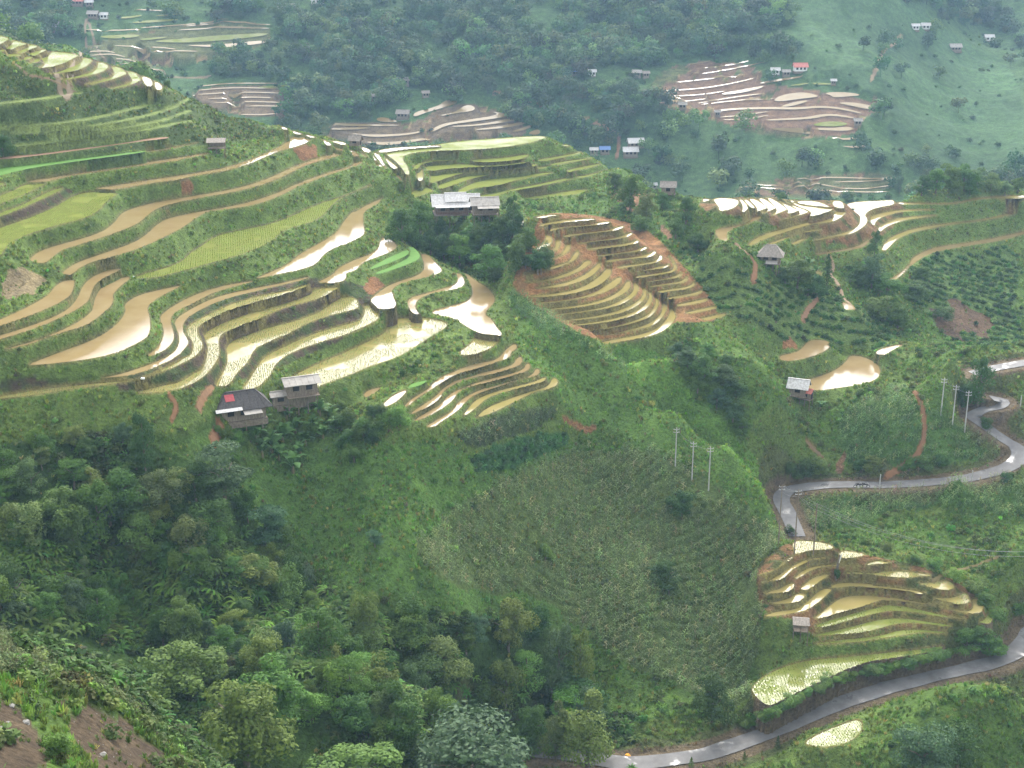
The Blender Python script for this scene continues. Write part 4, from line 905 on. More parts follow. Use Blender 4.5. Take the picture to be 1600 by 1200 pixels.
# ------------------------------------------------------------------ scattered ground cover (things nobody could count)
GC = bpy.data.collections.new('cover_shapes')
def shapes(name, meshes):
    c = bpy.data.collections.new(name + '_shapes')
    for i, me in enumerate(meshes): c.objects.link(bpy.data.objects.new('%s_shape_%02d' % (name, i), me))
    return c
def scatter(name, label, P, sc, tint, coll, nproto, tilt=.12):
    n = len(P); me = bpy.data.meshes.new(name); me.vertices.add(n); me.vertices.foreach_set('co', np.asarray(P, np.float32).ravel())
    for nm, ty, key, val in (('sc', 'FLOAT', 'value', np.asarray(sc)), ('pi', 'INT', 'value', RNG.integers(0, nproto, n)), ('rot', 'FLOAT_VECTOR', 'vector', np.column_stack([RNG.normal(0, tilt, n), RNG.normal(0, tilt, n), RNG.random(n) * 6.283])), ('tint', 'FLOAT_COLOR', 'color', np.column_stack([tint, np.ones(n)]))):
        a = me.attributes.new(nm, ty, 'POINT'); a.data.foreach_set(key, np.ascontiguousarray(val, dtype=np.int32 if ty == 'INT' else np.float32).ravel())
    o = obj(name, me); tag(o, label, kind='stuff')
    g = bpy.data.node_groups.new(name, 'GeometryNodeTree'); g.interface.new_socket('Geometry', in_out='INPUT', socket_type='NodeSocketGeometry'); g.interface.new_socket('Geometry', in_out='OUTPUT', socket_type='NodeSocketGeometry')
    nn = g.nodes; gi, go = nn.new('NodeGroupInput'), nn.new('NodeGroupOutput'); ip = nn.new('GeometryNodeInstanceOnPoints'); ci = nn.new('GeometryNodeCollectionInfo')
    ci.inputs['Collection'].default_value = coll; ci.inputs['Separate Children'].default_value = True; ci.inputs['Reset Children'].default_value = True
    def na(nm, ty): q = nn.new('GeometryNodeInputNamedAttribute'); q.data_type = ty; q.inputs['Name'].default_value = nm; return next(s for s in q.outputs if s.enabled)
    ip.inputs['Pick Instance'].default_value = True
    l = g.links.new; l(gi.outputs[0], ip.inputs['Points']); l(ci.outputs[0], ip.inputs['Instance']); l(na('pi', 'INT'), ip.inputs['Instance Index']); l(na('sc', 'FLOAT'), ip.inputs['Scale'])
    er = nn.new('FunctionNodeEulerToRotation'); l(na('rot', 'FLOAT_VECTOR'), er.inputs[0]); l(er.outputs[0], ip.inputs['Rotation']); l(ip.outputs[0], go.inputs[0])
    o.modifiers.new('scatter', 'NODES').node_group = g
    return o
def tuft_mesh():
    mb = MB()
    for _ in range(16):
        a, r, l, b = U_(0, 6.28), U_(0, .35), U_(.6, 1.1), U_(.15, .6); d = Vector((math.cos(a), math.sin(a), 0)); s = Vector((-d.y, d.x, 0)) * U_(.05, .1); p = d * r
        q = p + d * b * .45 * l + Vector((0, 0, .65 * l)); e = p + d * b * l + Vector((0, 0, .85 * l)); mb.add([p - s, p + s, q + s * .8, e, q - s * .8], [(0, 1, 2, 4), (4, 2, 3)])
    return mb.mesh('tuft', MT)
def bush_mesh(n=120, leaf=.24):
    mb = MB(); bl = [(Vector((U_(-.3, .3), U_(-.3, .3), U_(.2, .5))), U_(.25, .4)) for _ in range(5)]
    for i in range(n):
        c, R = bl[i % 5]; d = rdir(-.3); mb.leaf(c + d * R * U_(.7, 1.05), d + rdir() * .8 + Vector((0, 0, .5)), leaf * U_(.6, 1.3), .6, U_(0, 6.28))
    return mb.mesh('bush', MT)
def maize_mesh():
    mb = MB(); mb.tube([(0, 0, 0), (0, 0, .9)], [.012, .008], 3)
    for k in range(9):
        a = k * 2.6 + U_(-.3, .3); z = .12 + k * .085; d = Vector((math.cos(a), math.sin(a), 0)); s = Vector((-d.y, d.x, 0)) * .032; l = U_(.3, .42) * (1 - abs(k - 4) * .07)
        p0, p1, p2, p3 = [Vector((0, 0, z)) + d * x * l + Vector((0, 0, y * l)) for x, y in ((0, 0), (.35, .4), (.75, .42), (1.05, .0))]
        mb.add([p0 - s * .6, p0 + s * .6, p1 + s, p1 - s, p2 + s * .8, p2 - s * .8, p3], [(0, 1, 2, 3), (3, 2, 4, 5), (5, 4, 6)])
    for k in range(5): a = k * 1.26; d = Vector((math.cos(a), math.sin(a), 0)) * .07; mb.add([(-.008, 0, .9), (.008, 0, .9), Vector((0, 0, 1.05)) + d], [(0, 1, 2)])
    return mb.mesh('maize', MT)
def fern_mesh():
    mb = MB(); nf = 10
    for k in range(nf):
        a = k * 6.283 / nf + U_(-.2, .2); d = Vector((math.cos(a), math.sin(a), 0)); s = Vector((-d.y, d.x, 0)); L = U_(.8, 1.1); up = U_(.35, .75); pr = None
        for j in range(11):
            t = j / 10; c = d * (L * t) + Vector((0, 0, .25 + up * math.sin(t * 2.2) * .75 - .25 * t * t)); w = .17 * math.sin(min(1, t * 1.3 + .18) * 2.6) + .01
            if pr and j > 1: q, qw = pr; dn = Vector((0, 0, -.25 * w)); mb.add([q, c, c + s * w + dn + d * .05, q + s * qw * .55 + dn, q - s * qw * .55 + dn, c - s * w + dn + d * .05], [(0, 1, 2, 3), (0, 4, 5, 1)])
            pr = (c, w)
    return mb.mesh('fern', MT)
def ftree_mesh():
    mb = MB(); bl = [(Vector((U_(-.28, .28), U_(-.28, .28), U_(.25, .8))), U_(.18, .3)) for _ in range(9)]
    for i in range(420):
        c, R = bl[i % 9]; d = rdir(-.4); mb.leaf(c + d * R * U_(.65, 1.05), d + rdir() * .7 + Vector((0, 0, .4)), .11 * U_(.6, 1.4), .7, U_(0, 6.28))
    mb.tube([(0, 0, -.2), (0, 0, .6)], [.03, .012], 4)
    return mb.mesh('forest_tree', MT)
SH = dict(tuft=shapes('tuft', [tuft_mesh() for _ in range(5)]), bush=shapes('bush', [bush_mesh() for _ in range(5)]), maize=shapes('maize', [maize_mesh() for _ in range(5)]), fern=shapes('fern', [fern_mesh() for _ in range(4)]), ftree=shapes('ftree', [ftree_mesh() for _ in range(7)]))
dR = np.gradient(RR); dA = np.gradient(AZ); AREA = (R2 * dA[None, :]) * dR[:, None]
free = (pid < 0) & (roadm > 2.7) & ~np.isin(cls, ['path'])
freeb = spread(pid >= 0, 1) | (roadm < 3.6)
def pick(wt, n, power=1.0):
    w = (wt * AREA * (200 / R2) ** power).ravel(); w = w / w.sum(); k = RNG.choice(NR * NA, n, p=w); i, j = k // NA, k % NA
    fi = np.clip(i + RNG.random(n) - .5, 0, NR - 1.01); fj = np.clip(j + RNG.random(n) - .5, 0, NA - 1.01)
    r = np.interp(fi, np.arange(NR), RR); a = np.interp(fj, np.arange(NA), AZ); x, y = r * np.sin(a), r * np.cos(a)
    return np.column_stack([x, y, ground(x, y)]), i, j
def cw(base, **kw):
    w = np.full((NR, NA), float(base))
    for k, v in kw.items(): w[cls == k] = v
    return w
def vary(c, s=.22, hue=.12):
    n = len(c); f = np.exp(RNG.normal(0, s, n))[:, None]; h = RNG.normal(0, hue, (n, 3)); return np.clip(c * f * (1 + h), .004, 1)
inview = (np.abs(A2) < math.radians(26)); seen = np.where(vis & inview, 1., .12)
nearm = (R2 < 470) & (R2 > 70)
patch = np.clip(fbm(GX / 4, GY / 4, 21) * 1.6 + .75, .12, 1.5)
# grass
w = cw(1., brown=.05, bank_dark=.25, bank_soil=.12, forest=.35, tea=.35, maize=.5, red=.04, dirt=.10, plough=.15, cassava=.3, field=1.1) * free * nearm * seen * patch
P, i, j = pick(w, 120000, .7); c = cover[i, j].copy(); sl_ = np.isin(cls[i, j], ['brown', 'bank_dark', 'bank_soil', 'red', 'dirt', 'plough']); c[sl_] = (.085, .13, .035); wd = RNG.random(len(P)); c[wd < .02] = (.12, .10, .06); c[(wd > .07) & (wd < .2)] = (.19, .20, .07)
rr_ = np.hypot(P[:, 0], P[:, 1]); scatter('grass', 'rough green grass and weeds over the banks and slopes', P - np.array([0, 0, .05]), RNG.uniform(.28, .75, len(P)) * np.where(sl_, .6, 1) * np.where(freeb[i, j], .7, 1), vary(c * 1.4 + np.array([.010, .012, .0])), SH['tuft'], 5)
# rice seedlings standing in the nearer paddies
Ps, Ts = [], []
for p in PAD:
    if p['kind'] not in ('light', 'rice') or p['grp'] not in 'LN' or p['r'].mean() > 300: continue
    st = (.33, .46) if p['kind'] == 'light' else (.42, .42); q = p['xy']; ang = RNG.uniform(-.3, .3); ca, sa = math.cos(ang), math.sin(ang); e = q @ np.array([[ca, -sa], [sa, ca]])
    a, b = np.meshgrid(np.arange(e[:, 0].min(), e[:, 0].max(), st[0]), np.arange(e[:, 1].min(), e[:, 1].max(), st[1])); g = np.column_stack([a.ravel(), b.ravel()]) + RNG.normal(0, .05, (a.size, 2)); g = g @ np.array([[ca, sa], [-sa, ca]])
    k = inpoly(g[:, 0], g[:, 1], q * .995 + q.mean(0) * .005) & (fbm(g[:, 0] / 4, g[:, 1] / 4, 91, 2) > -.3); g = g[k]; Ps.append(np.column_stack([g, np.full(len(g), p['z'] - .03)])); Ts.append(np.tile([.17, .235, .08] if p['kind'] == 'light' else [.175, .245, .05], (len(g), 1)))
Ps, Ts = np.vstack(Ps), np.vstack(Ts); print('seedlings', len(Ps)); scatter('rice_seedlings', 'young rice seedlings standing in rows in the flooded paddies', Ps, RNG.uniform(.13, .22, len(Ps)), vary(Ts, .15, .06), SH['tuft'], 5)
# low bushes
patch2 = np.clip(fbm(GX / 7, GY / 7, 31) * 3 + .35, .0, 1.6)
w = cw(.55, brown=.0, bank_dark=.05, bank_soil=.03, forest=1.6, tea=.02, maize=.015, field=.10, red=0, dirt=.05, plough=.02, cassava=.0, bright=.06) * free * ~freeb * nearm * seen * patch2; w[hill] *= .5
P, i, j = pick(w, 15000, .6); c = cover[i, j].copy(); c[np.isin(cls[i, j], ['dirt', 'red', 'brown', 'bank_soil', 'bank_dark', 'plough'])] = (.07, .13, .03); c[(c[:, 0] > c[:, 1])] = (.07, .13, .03)
scatter('undergrowth', 'dark green bushes and weeds growing over the slopes', P - np.array([0, 0, .15]), RNG.uniform(.6, 1.7, len(P)) * np.where(cls[i, j] == 'forest', 1.25, 1) * np.where(near[i, j], .62, 1), vary(c * 1.05, .3, .15), SH['bush'], 5)
def cell(x, y): return np.clip(np.round(fr(np.hypot(x, y))).astype(int), 0, NR - 1), np.clip(np.round(fa(np.arctan2(x, y))).astype(int), 0, NA - 1)
def rows(names, step, rowgap, ang, jit):
    m = np.isin(cls, names); x0, x1, y0, y1 = GX[m].min(), GX[m].max(), GY[m].min(), GY[m].max(); cx, cy, R_ = (x0 + x1) / 2, (y0 + y1) / 2, max(x1 - x0, y1 - y0) * .75
    a, b = np.meshgrid(np.arange(-R_, R_, step), np.arange(-R_, R_, rowgap)); a = a.ravel() + RNG.normal(0, jit, a.size); b = b.ravel() + RNG.normal(0, jit * .6, b.size)
    b = b + 3 * np.sin(a / 14); ca, sa = math.cos(ang), math.sin(ang); x, y = cx + a * ca - b * sa, cy + a * sa + b * ca; i, j = cell(x, y); k = np.isin(cls[i, j], names) & free[i, j]
    return np.column_stack([x, y, ground(x, y)])[k], i[k], j[k]
P, i, j = rows(['maize'], .5, 1.25, .35, .07); keep = fbm(P[:, 0] / 5, P[:, 1] / 5, 41) > -.42; P, i, j = P[keep], i[keep], j[keep]
c = np.where(RNG.random(len(P))[:, None] < .14, np.array([.26, .28, .15]), np.array([.165, .235, .10])) * (cover[i, j] / np.array([.085, .13, .04])) ** .5
scatter('maize', 'tall dull green maize standing in rows on the slopes', P - np.array([0, 0, .05]), RNG.uniform(1.3, 2.0, len(P)), vary(c, .2, .08), SH['maize'], 5, .06); print('maize', len(P))
P, i, j = rows(['cassava'], .9, .9, .3, .25); scatter('cassava', 'leafy bluish green crop in a patch above the maize', P - np.array([0, 0, .2]), RNG.uniform(1.1, 1.6, len(P)), vary(np.tile([.055, .13, .045], (len(P), 1)), .2, .1), SH['bush'], 5)
P, i, j = rows(['tea'], .95, 2.7, .12, .2); keep = RNG.random(len(P)) < .9; P = P[keep]
scatter('tea_bushes', 'rounded tea bushes in rows on the right slope', P - np.array([0, 0, .2]), RNG.uniform(1.1, 1.8, len(P)), vary(np.tile([.05, .115, .026], (len(P), 1)), .25, .12), SH['bush'], 5); print('tea', len(P))
fm = inpoly(PU, PV, parse('S -40,850 330,850 500,920 640,1000 720,1100 620,1180 480,1080 420,1010 200,1010 -20,960')) & vis & (R2 > 105) & (R2 < 240)
P, i, j = pick(fm * np.clip(patch2, .25, 1.5), 2400, .5); scatter('ferns', 'arching tree ferns under the trees at the lower left', P, RNG.uniform(1.0, 2.1, len(P)), vary(np.tile([.08, .15, .026], (len(P), 1)), .25, .12), SH['fern'], 4, .3)
P, i, j = pick((cls == 'forest') * vis * patch2, 900, .5); scatter('ferns', 'scattered ferns among the trees on the lower left slope', P, RNG.uniform(.8, 1.6, len(P)), vary(np.tile([.065, .13, .025], (len(P), 1)), .25, .12), SH['fern'], 4, .3)
# maize edge on the near spur
mm = inpoly(PU, PV, parse('S -30,990 60,1020 200,1070 262,1120 240,1135 190,1100 90,1062 -30,1050')) & vis & (R2 < 125)
P, i, j = pick(mm * 1., 2600, 0); scatter('maize', 'pale green young maize along the near spur edge', P, RNG.uniform(.7, 1.1, len(P)), vary(np.tile([.13, .17, .075], (len(P), 1)), .25, .1), SH['maize'], 5)
mm = vis & (R2 < 112); P, i, j = pick(mm * np.where(np.isin(cls, ['dirt']), .06, 1) * np.clip(patch, .2, 1.5), 7000, 0); scatter('grass', 'bright grass and weeds on the near spur', P - np.array([0, 0, .05]), RNG.uniform(.25, .65, len(P)), vary(np.tile([.07, .12, .028], (len(P), 1)), .3, .12), SH['tuft'], 5)
# far woods and scrub across the valley
FW = ['S 430,40 540,-20 1225,-20 1250,95 1190,100 1100,92 1020,110 900,105 870,150 780,140 700,165 660,150 560,185 440,190 460,130 440,80', 'S 930,150 1040,160 1100,215 1160,285 1110,310 1000,240 900,215 800,190 760,160', 'S -20,-20 110,-20 120,30 60,95 -20,70', 'S 1290,-20 1600,-20 1600,60 1440,30 1400,20', 'S 1480,70 1600,72 1600,85 1500,92', 'S 1390,190 1500,230 1600,255 1600,300 1420,285',
      'S 560,0 640,10 630,50 540,60', 'S 330,95 380,80 440,95 425,120 350,125', 'S 1240,225 1275,225 1285,265 1235,265', 'S 1560,105 1600,100 1600,140', 'S 60,30 110,20 120,60 60,70', 'S 230,25 320,0 420,0 410,30 260,40']
ww = np.zeros((NR, NA)); fz = vis & (R2 > 560)
for k, t in enumerate(FW): ww[fz & inpoly(PU, PV, parse(t))] = (1., .9, 1, .8, .9, .7, .8, .5, .8, 1, .6, .7)[k]
base = fz & (PV < 330) & (ww == 0) & ~np.isin(cls, ['farbrown', 'fargreen']) & (pid < 0); ww[base] = .10; ww[fz & (cls == 'fargreen')] = .03; ww[pid >= 0] = 0; ww[(R2 > 430) & ~vis & inview & (pid < 0)] = .25
ww *= np.clip(fbm(GX / 30, GY / 30, 51) * 2 + .9, .1, 1.6)
P, i, j = pick(ww, 5600, .3); tn = np.where((RNG.random(len(P)) < .35)[:, None], np.array([.10, .17, .055]), np.array([.055, .108, .042]))
scatter('far_wood', 'dense hazy woodland over the far mountainside', P - np.array([0, 0, .6]), RNG.uniform(5, 11.5, len(P)), vary(tn, .25, .12), SH['ftree'], 7, .05)
wb = np.where(fz & (pid < 0), 1., 0) * np.where(np.isin(cls, ['farbrown']), .12, np.where(cls == 'fargreen', .25, 1)) * patch2
P, i, j = pick(wb, 7000, .2); scatter('far_scrub', 'low hazy scrub on the far mountainside', P - np.array([0, 0, .3]), RNG.uniform(1.2, 3.2, len(P)), vary(np.tile([.05, .10, .032], (len(P), 1)), .25, .12), SH['bush'], 5)
# ------------------------------------------------------------------ trees, one by one
def nth(n, tot): return ORD[n] + ' from the left'
FG = 'trees of the wood at the lower left'
T_ = lambda *a, **k: tree(*a, **k)
for a in [
 (385, 1195, 175, 165, 'broad', 'olive', 'largest yellow-olive tree leaning over the bare earth at the bottom left'), (285, 1085, 150, 95, 'broad', 'lime', 'wide lime green tree just behind the near maize edge'), (435, 1125, 140, 115, 'broad', 'mid', 'broad fresh green tree right of the wide lime green one'),
 (740, 1262, 235, 165, 'layered', 'blue', 'big blue-green feathery tree at the bottom centre'), (872, 1085, 72, 125, 'tall', 'blue', 'tall dark bluish tree at the foot of the maize field'), (905, 1082, 55, 110, 'tall', 'olive', 'yellow-green tall tree joined to the dark bluish one'),
 (918, 1195, 105, 118, 'tall', 'olive', 'pale olive tree rising beside the road at the bottom centre'), (868, 1190, 60, 100, 'tall', 'dusty', 'dusty green tree left of the pale olive one by the road'), (1112, 1130, 78, 95, 'broad', 'dark', 'round dark tree at the lower edge of the maize'),
 (728, 1015, 60, 70, 'conifer', 'dark', 'dark cone-shaped tree on the field edge below the centre'), (685, 1075, 105, 95, 'broad', 'dusty', 'pale grey-green spreading tree in the middle of the wood'), (598, 1150, 60, 95, 'broad', 'dusty', 'thin tree with a bare pale trunk in the ferns'),
 (550, 1240, 170, 85, 'broad', 'lime', 'yellow-green tree cut by the bottom edge left of the blue-green one'), (790, 1110, 70, 95, 'tall', 'olive', 'yellowish tree beside the gully below the maize'), (640, 1010, 80, 75, 'broad', 'fresh', 'bright green tree at the top of the lower wood'), (830, 1165, 70, 80, 'broad', 'mid', 'green tree between the gully and the road'),
 (50, 770, 55, 65, 'broad', 'dusty', 'pale rounded tree on the slope at the left edge'), (250, 805, 80, 85, 'broad', 'dusty', 'dusty brown-green tree above the ferns'), (228, 735, 45, 95, 'tall', 'dark', 'slim dark tree below the terraces'), (352, 800, 120, 120, 'layered', 'blue', 'dark feathery tree below the dark-roofed house'),
 (418, 865, 90, 85, 'layered', 'blue', 'low bluish feathery tree on the open slope'), (100, 835, 95, 85, 'broad', 'mid', 'green tree in the left of the wood'), (236, 885, 34, 44, 'bushy', 'lime', 'small bright lime tree above the ferns'), (276, 905, 48, 56, 'bushy', 'lime', 'second small lime tree right of the first'),
 (292, 1015, 76, 100, 'broad', 'olive', 'olive brown tree standing in the ferns'), (20, 850, 70, 75, 'broad', 'olive', 'olive tree at the left edge of the wood'), (155, 850, 85, 110, 'tall', 'mid', 'tall green tree in the left of the wood'), (440, 935, 45, 60, 'tall', 'lime', 'slender lime tree at the right edge of the ferns'),
 (395, 920, 90, 60, 'broad', 'olive', 'yellowish spreading tree at the top of the ferns'), (190, 815, 90, 95, 'broad', 'mid', 'rounded green tree below the terraces'), (115, 960, 60, 75, 'broad', 'blue', 'bluish tree deep in the ferns'), (330, 850, 100, 85, 'broad', 'dark', 'dark tree beneath the feathery one'),
 (95, 1188, 70, 62, 'bushy', 'fresh', 'bushy young tree on the bare earth at the bottom left corner')]:
    T_(*a, FG)
FP = parse('S 0,700 130,690 250,700 330,770 430,840 470,910 590,965 700,975 830,970 890,1010 920,1110 960,1150 840,1200 700,1170 560,1190 480,1130 330,1050 200,1000 0,960')
TW = dict(dark='dark green', mid='mid green', olive='olive', blue='bluish', dusty='dusty', fresh='fresh green'); KW = dict(broad='spreading', tall='narrow upright', bushy='low bushy', layered='feathery')
n = 0
while n < 150:
    u, v = U_(-10, 960), U_(690, 1190)
    if inpoly(np.array([u]), np.array([v]), FP)[0]:
        k = rnd.choice([0, 0, 1, 1, 1, 2, 3, 4, 5, 5]); s = U_(36, 78) * (.75 + .35 * (v - 700) / 500)
        kd = rnd.choice(['broad', 'broad', 'tall', 'bushy', 'layered']); tn = ['dark', 'mid', 'olive', 'blue', 'dusty', 'fresh'][k]
        lb = '%s %s tree in the %s wood, %s' % (TW[tn], KW[kd], 'upper' if v < 840 else ('middle' if v < 1000 else 'lower'), 'far left' if u < 160 else ('left half' if u < 400 else ('right half' if u < 640 else 'right end')))
        T_(u, v, s * U_(.8, 1.2), s * U_(.8, 1.35), kd, tn, lb, lb + ', several'); n += 1
# copse below the white-roofed houses
for a in [(628, 382, 50, 62, 'broad', 'dark', 'dark tree at the left tip of the copse under the white roofs'), (657, 372, 62, 66, 'broad', 'mid', 'tall tree just left of the white-roofed house'), (802, 352, 30, 48, 'tall', 'dark', 'dark slim tree right of the grey-roofed house'), (718, 418, 55, 62, 'broad', 'fresh', 'lighter round tree in the middle of the copse under the white roofs'), (765, 442, 66, 66, 'broad', 'fresh', 'lighter tree low in the copse under the white roofs'), (840, 425, 45, 34, 'broad', 'dark', 'low dark tree at the right tip of the copse')]:
    T_(*a, 'trees of the copse below the white-roofed houses')
CP = parse('S 596,335 640,330 670,352 760,362 800,352 830,385 855,415 835,428 800,445 740,430 690,405 640,385')
n = 0
while n < 44:
    u, v = U_(590, 860), U_(330, 450)
    if inpoly(np.array([u]), np.array([v]), CP)[0] and not (680 < u < 785 and v < 365): s = U_(24, 44); T_(u, v + 5, s, s * U_(.8, 1.2), kd := rnd.choice(['broad', 'broad', 'bushy']), tn := rnd.choice(['dark', 'mid', 'dark', 'dark']), *(lambda q: (q, q + ', several'))('%s %s tree, %s of the copse under the white roofs, %s' % (TW[tn], KW[kd], 'left' if u < 680 else ('middle' if u < 770 else 'right'), 'top' if v < 375 else ('middle height' if v < 410 else 'bottom')))); n += 1
# below the dark-roofed house
n = 0
BP = parse('S 355,690 400,660 480,650 520,625 600,635 640,655 625,680 560,690 520,700 440,705 400,720')
while n < 22:
    u, v = U_(350, 640), U_(625, 725)
    if inpoly(np.array([u]), np.array([v]), BP)[0] and not (335 < u < 520 and v < 668) and not (370 < u < 475): s = U_(26, 42); T_(u, v + 6, s, s * U_(.65, .95), 'bushy', tn := rnd.choice(['mid', 'mid', 'fresh', 'dark']), *(lambda q: (q, q + ', several'))('%s low fruit tree %s' % (TW[tn], 'below the dark-roofed farmhouse' if u < 470 else ('below the two-storey tin hut' if u < 545 else 'right of the two-storey tin hut')))); n += 1
for u, v, s in [(352, 688, 30), (372, 694, 34), (392, 690, 28), (412, 680, 26), (340, 676, 24), (455, 668, 24)]: T_(u, v, s, s * .7, 'bushy', 'mid', 'low bush against the front of the dark-roofed farmhouse', 'bushes in front of the farmhouse')
T_(553, 722, 38, 32, 'bushy', 'mid', 'lone leafy tree on the open slope right of the banana plants', 'fruit trees below the dark-roofed house')
T_(586, 855, 34, 32, 'layered', 'blue', 'small bluish feathery tree alone on the grass slope', 'single trees on the slopes'); T_(852, 875, 34, 34, 'bushy', 'fresh', 'small round green tree on the left edge of the maize', 'single trees on the slopes')
# right half
RG = 'single trees on the slopes'
for a in [(1246, 452, 62, 54, 'broad', 'mid', 'rounded tree right beside the thatched stilt house'), (1262, 462, 50, 44, 'broad', 'dark', 'dark tree between the thatched stilt house and the slim conifer'), (1226, 442, 40, 30, 'broad', 'dark', 'low dark tree under the thatched stilt house'), (1291, 458, 30, 62, 'conifer', 'dark', 'slim dark conifer right of the thatched stilt house'), (1276, 464, 34, 40, 'broad', 'dark', 'dark tree at the foot of the slim conifer'),
 (1366, 398, 26, 40, 'tall', 'dark', 'dark narrow tree among the right ridge paddies'), (1362, 450, 58, 62, 'broad', 'blue', 'largest bluish tree in the gully under the right ridge'), (1340, 448, 40, 40, 'broad', 'dark', 'dark tree in the gully left of the bluish one'), (1385, 470, 62, 48, 'broad', 'mid', 'green tree low in the gully under the right ridge'), (1372, 500, 70, 44, 'broad', 'olive', 'olive tree beside the little white pond'), (1402, 512, 50, 46, 'broad', 'mid', 'green tree right of the olive one by the little pond'), (1432, 470, 60, 36, 'broad', 'dark', 'dark tree on the edge of the right tea slope'), (1440, 440, 45, 30, 'broad', 'mid', 'small tree just below the long ochre channel'),
 (1527, 636, 50, 84, 'tall', 'dark', 'tall dark tree in the bend of the upper road'), (1505, 640, 40, 50, 'broad', 'dark', 'dark lower tree left of the tall one in the road bend'), (1066, 812, 58, 56, 'broad', 'dark', 'dark round tree beside the three tall poles'), (1040, 912, 56, 44, 'broad', 'dark', 'dark tree between two maize plots'), (1045, 930, 40, 34, 'bushy', 'dark', 'low dark tree below the one between the maize plots'),
 (1508, 1022, 58, 48, 'broad', 'fresh', 'light green round tree at the right end of the roadside terraces'), (1545, 1025, 62, 44, 'broad', 'mid', 'green tree behind the outer road bend'), (1530, 1000, 40, 34, 'bushy', 'mid', 'small tree above the outer road bend'), (1440, 1225, 110, 110, 'layered', 'blue', 'dark bluish feathery tree at the bottom right'), (1492, 1215, 95, 100, 'layered', 'dark', 'dark feathery tree right of the bluish one at the bottom'),
 (1215, 1168, 13, 24, 'conifer', 'dark', 'tiny dark conifer on the lower road edge'), (1163, 1186, 10, 16, 'conifer', 'mid', 'tiny conifer sapling near the bottom of the lower road'), (1080, 1198, 12, 20, 'conifer', 'mid', 'tiny conifer sapling at the bottom end of the lower road'), (1575, 752, 26, 20, 'bushy', 'dark', 'round bush inside the upper road curve'), (1542, 668, 26, 20, 'bushy', 'dark', 'dark bush between the two arms of the upper road'), (1235, 835, 20, 18, 'bushy', 'dark', 'dark bush at the end of the upper road'),
 (985, 330, 62, 66, 'broad', 'mid', 'large tree at the right end of the round green hill'), (960, 300, 40, 36, 'broad', 'dark', 'dark tree on the shoulder of the round green hill'), (1010, 345, 44, 50, 'broad', 'dusty', 'greyish tree right of the bare slope by the green hill'), (1035, 330, 30, 34, 'broad', 'mid', 'tree under the grey ridge hut'), (1072, 350, 40, 48, 'broad', 'dark', 'dark tree right of the grey ridge hut'), (1055, 372, 40, 36, 'broad', 'mid', 'tree below the grey ridge hut'), (1090, 395, 40, 34, 'broad', 'dark', 'dark tree left of the hook-shaped paddy'), (1000, 362, 36, 28, 'bushy', 'mid', 'bushy tree below the bare slope by the green hill'),
 (1218, 311, 22, 12, 'bushy', 'mid', 'small bush behind the white ridge paddies'), (1272, 312, 22, 18, 'broad', 'olive', 'small flat tree on the crest of the right ridge'), (1324, 314, 26, 18, 'bushy', 'mid', 'round bush on the crest of the right ridge'), (1405, 303, 18, 28, 'tall', 'blue', 'small bluish tree left of the wooded knoll'),
 (6, 246, 40, 40, 'broad', 'dark', 'dark tree cut by the left edge on the grassy hill'), (260, 136, 14, 14, 'bushy', 'dark', 'small dark bush at the right end of the crest terraces'), (1470, 500, 40, 26, 'bushy', 'dark', 'bush beside the ploughed patch')]:
    T_(*a, RG)
for n, (u, v, s) in enumerate([(1440, 306, 38), (1462, 302, 44), (1482, 300, 52), (1505, 298, 48), (1525, 298, 44), (1548, 300, 36), (1495, 306, 30), (1590, 302, 30), (1570, 304, 26), (1515, 306, 30)]): T_(u, v, s, s * .95, 'broad', rnd.choice(['mid', 'dark', 'dusty']), 'tree on the wooded right ridge knoll, ' + nth([0, 1, 2, 4, 6, 7, 3, 9, 8, 5][n], 10), 'trees of the wooded knoll')
for n, (u, v, s) in enumerate(sorted([(1075, 560, 44), (1100, 575, 50), (1130, 590, 48), (1150, 610, 42), (1090, 600, 42), (1120, 625, 44), (1145, 645, 40), (1060, 545, 34), (1160, 665, 36), (1135, 560, 30), (1105, 545, 32)], key=lambda q: q[0])): T_(u, v + 12, s, s * .8, 'broad', rnd.choice(['dark', 'mid', 'blue']), 'tree in the thicket below the brown terraces, ' + nth(n, 11), 'trees of the thicket below the brown terraces')
for n, (u, v, s) in enumerate([(1235, 745, 36), (1258, 745, 40), (1282, 742, 40), (1345, 738, 34), (1365, 736, 36), (1420, 735, 34), (1445, 733, 34), (1470, 728, 30)]): T_(u, v, s, s * .8, 'bushy', rnd.choice(['mid', 'olive', 'dark']), 'bushy tree on the cut bank above the upper road, ' + nth(n, 8), 'bushy trees above the upper road')
for n, (u, v, s) in enumerate([(1350, 850, 24), (1385, 860, 24), (1430, 880, 28), (1460, 890, 30), (1490, 905, 34), (1520, 925, 34), (1540, 945, 34), (1555, 970, 36), (1590, 960, 34)]): T_(u, v, s, s * .7, 'bushy', rnd.choice(['mid', 'olive', 'fresh']), 'bush on the upper edge of the roadside terraces, ' + nth(n, 9), 'bushes above the roadside terraces')
HG = np.array([(1165, 1135), (1200, 1119), (1240, 1098), (1280, 1078), (1320, 1063), (1370, 1051), (1420, 1040), (1480, 1027)])
for n in range(24):
    u = 1165 + n * 13.7; s = U_(20, 28); T_(u, np.interp(u, HG[:, 0], HG[:, 1]) - 2, s * 1.5, s * .75, 'bushy', rnd.choice(['mid', 'fresh', 'mid']), 'bush of the hedge along the crescent paddy, ' + nth(n, 24), 'hedge bushes along the crescent paddy')
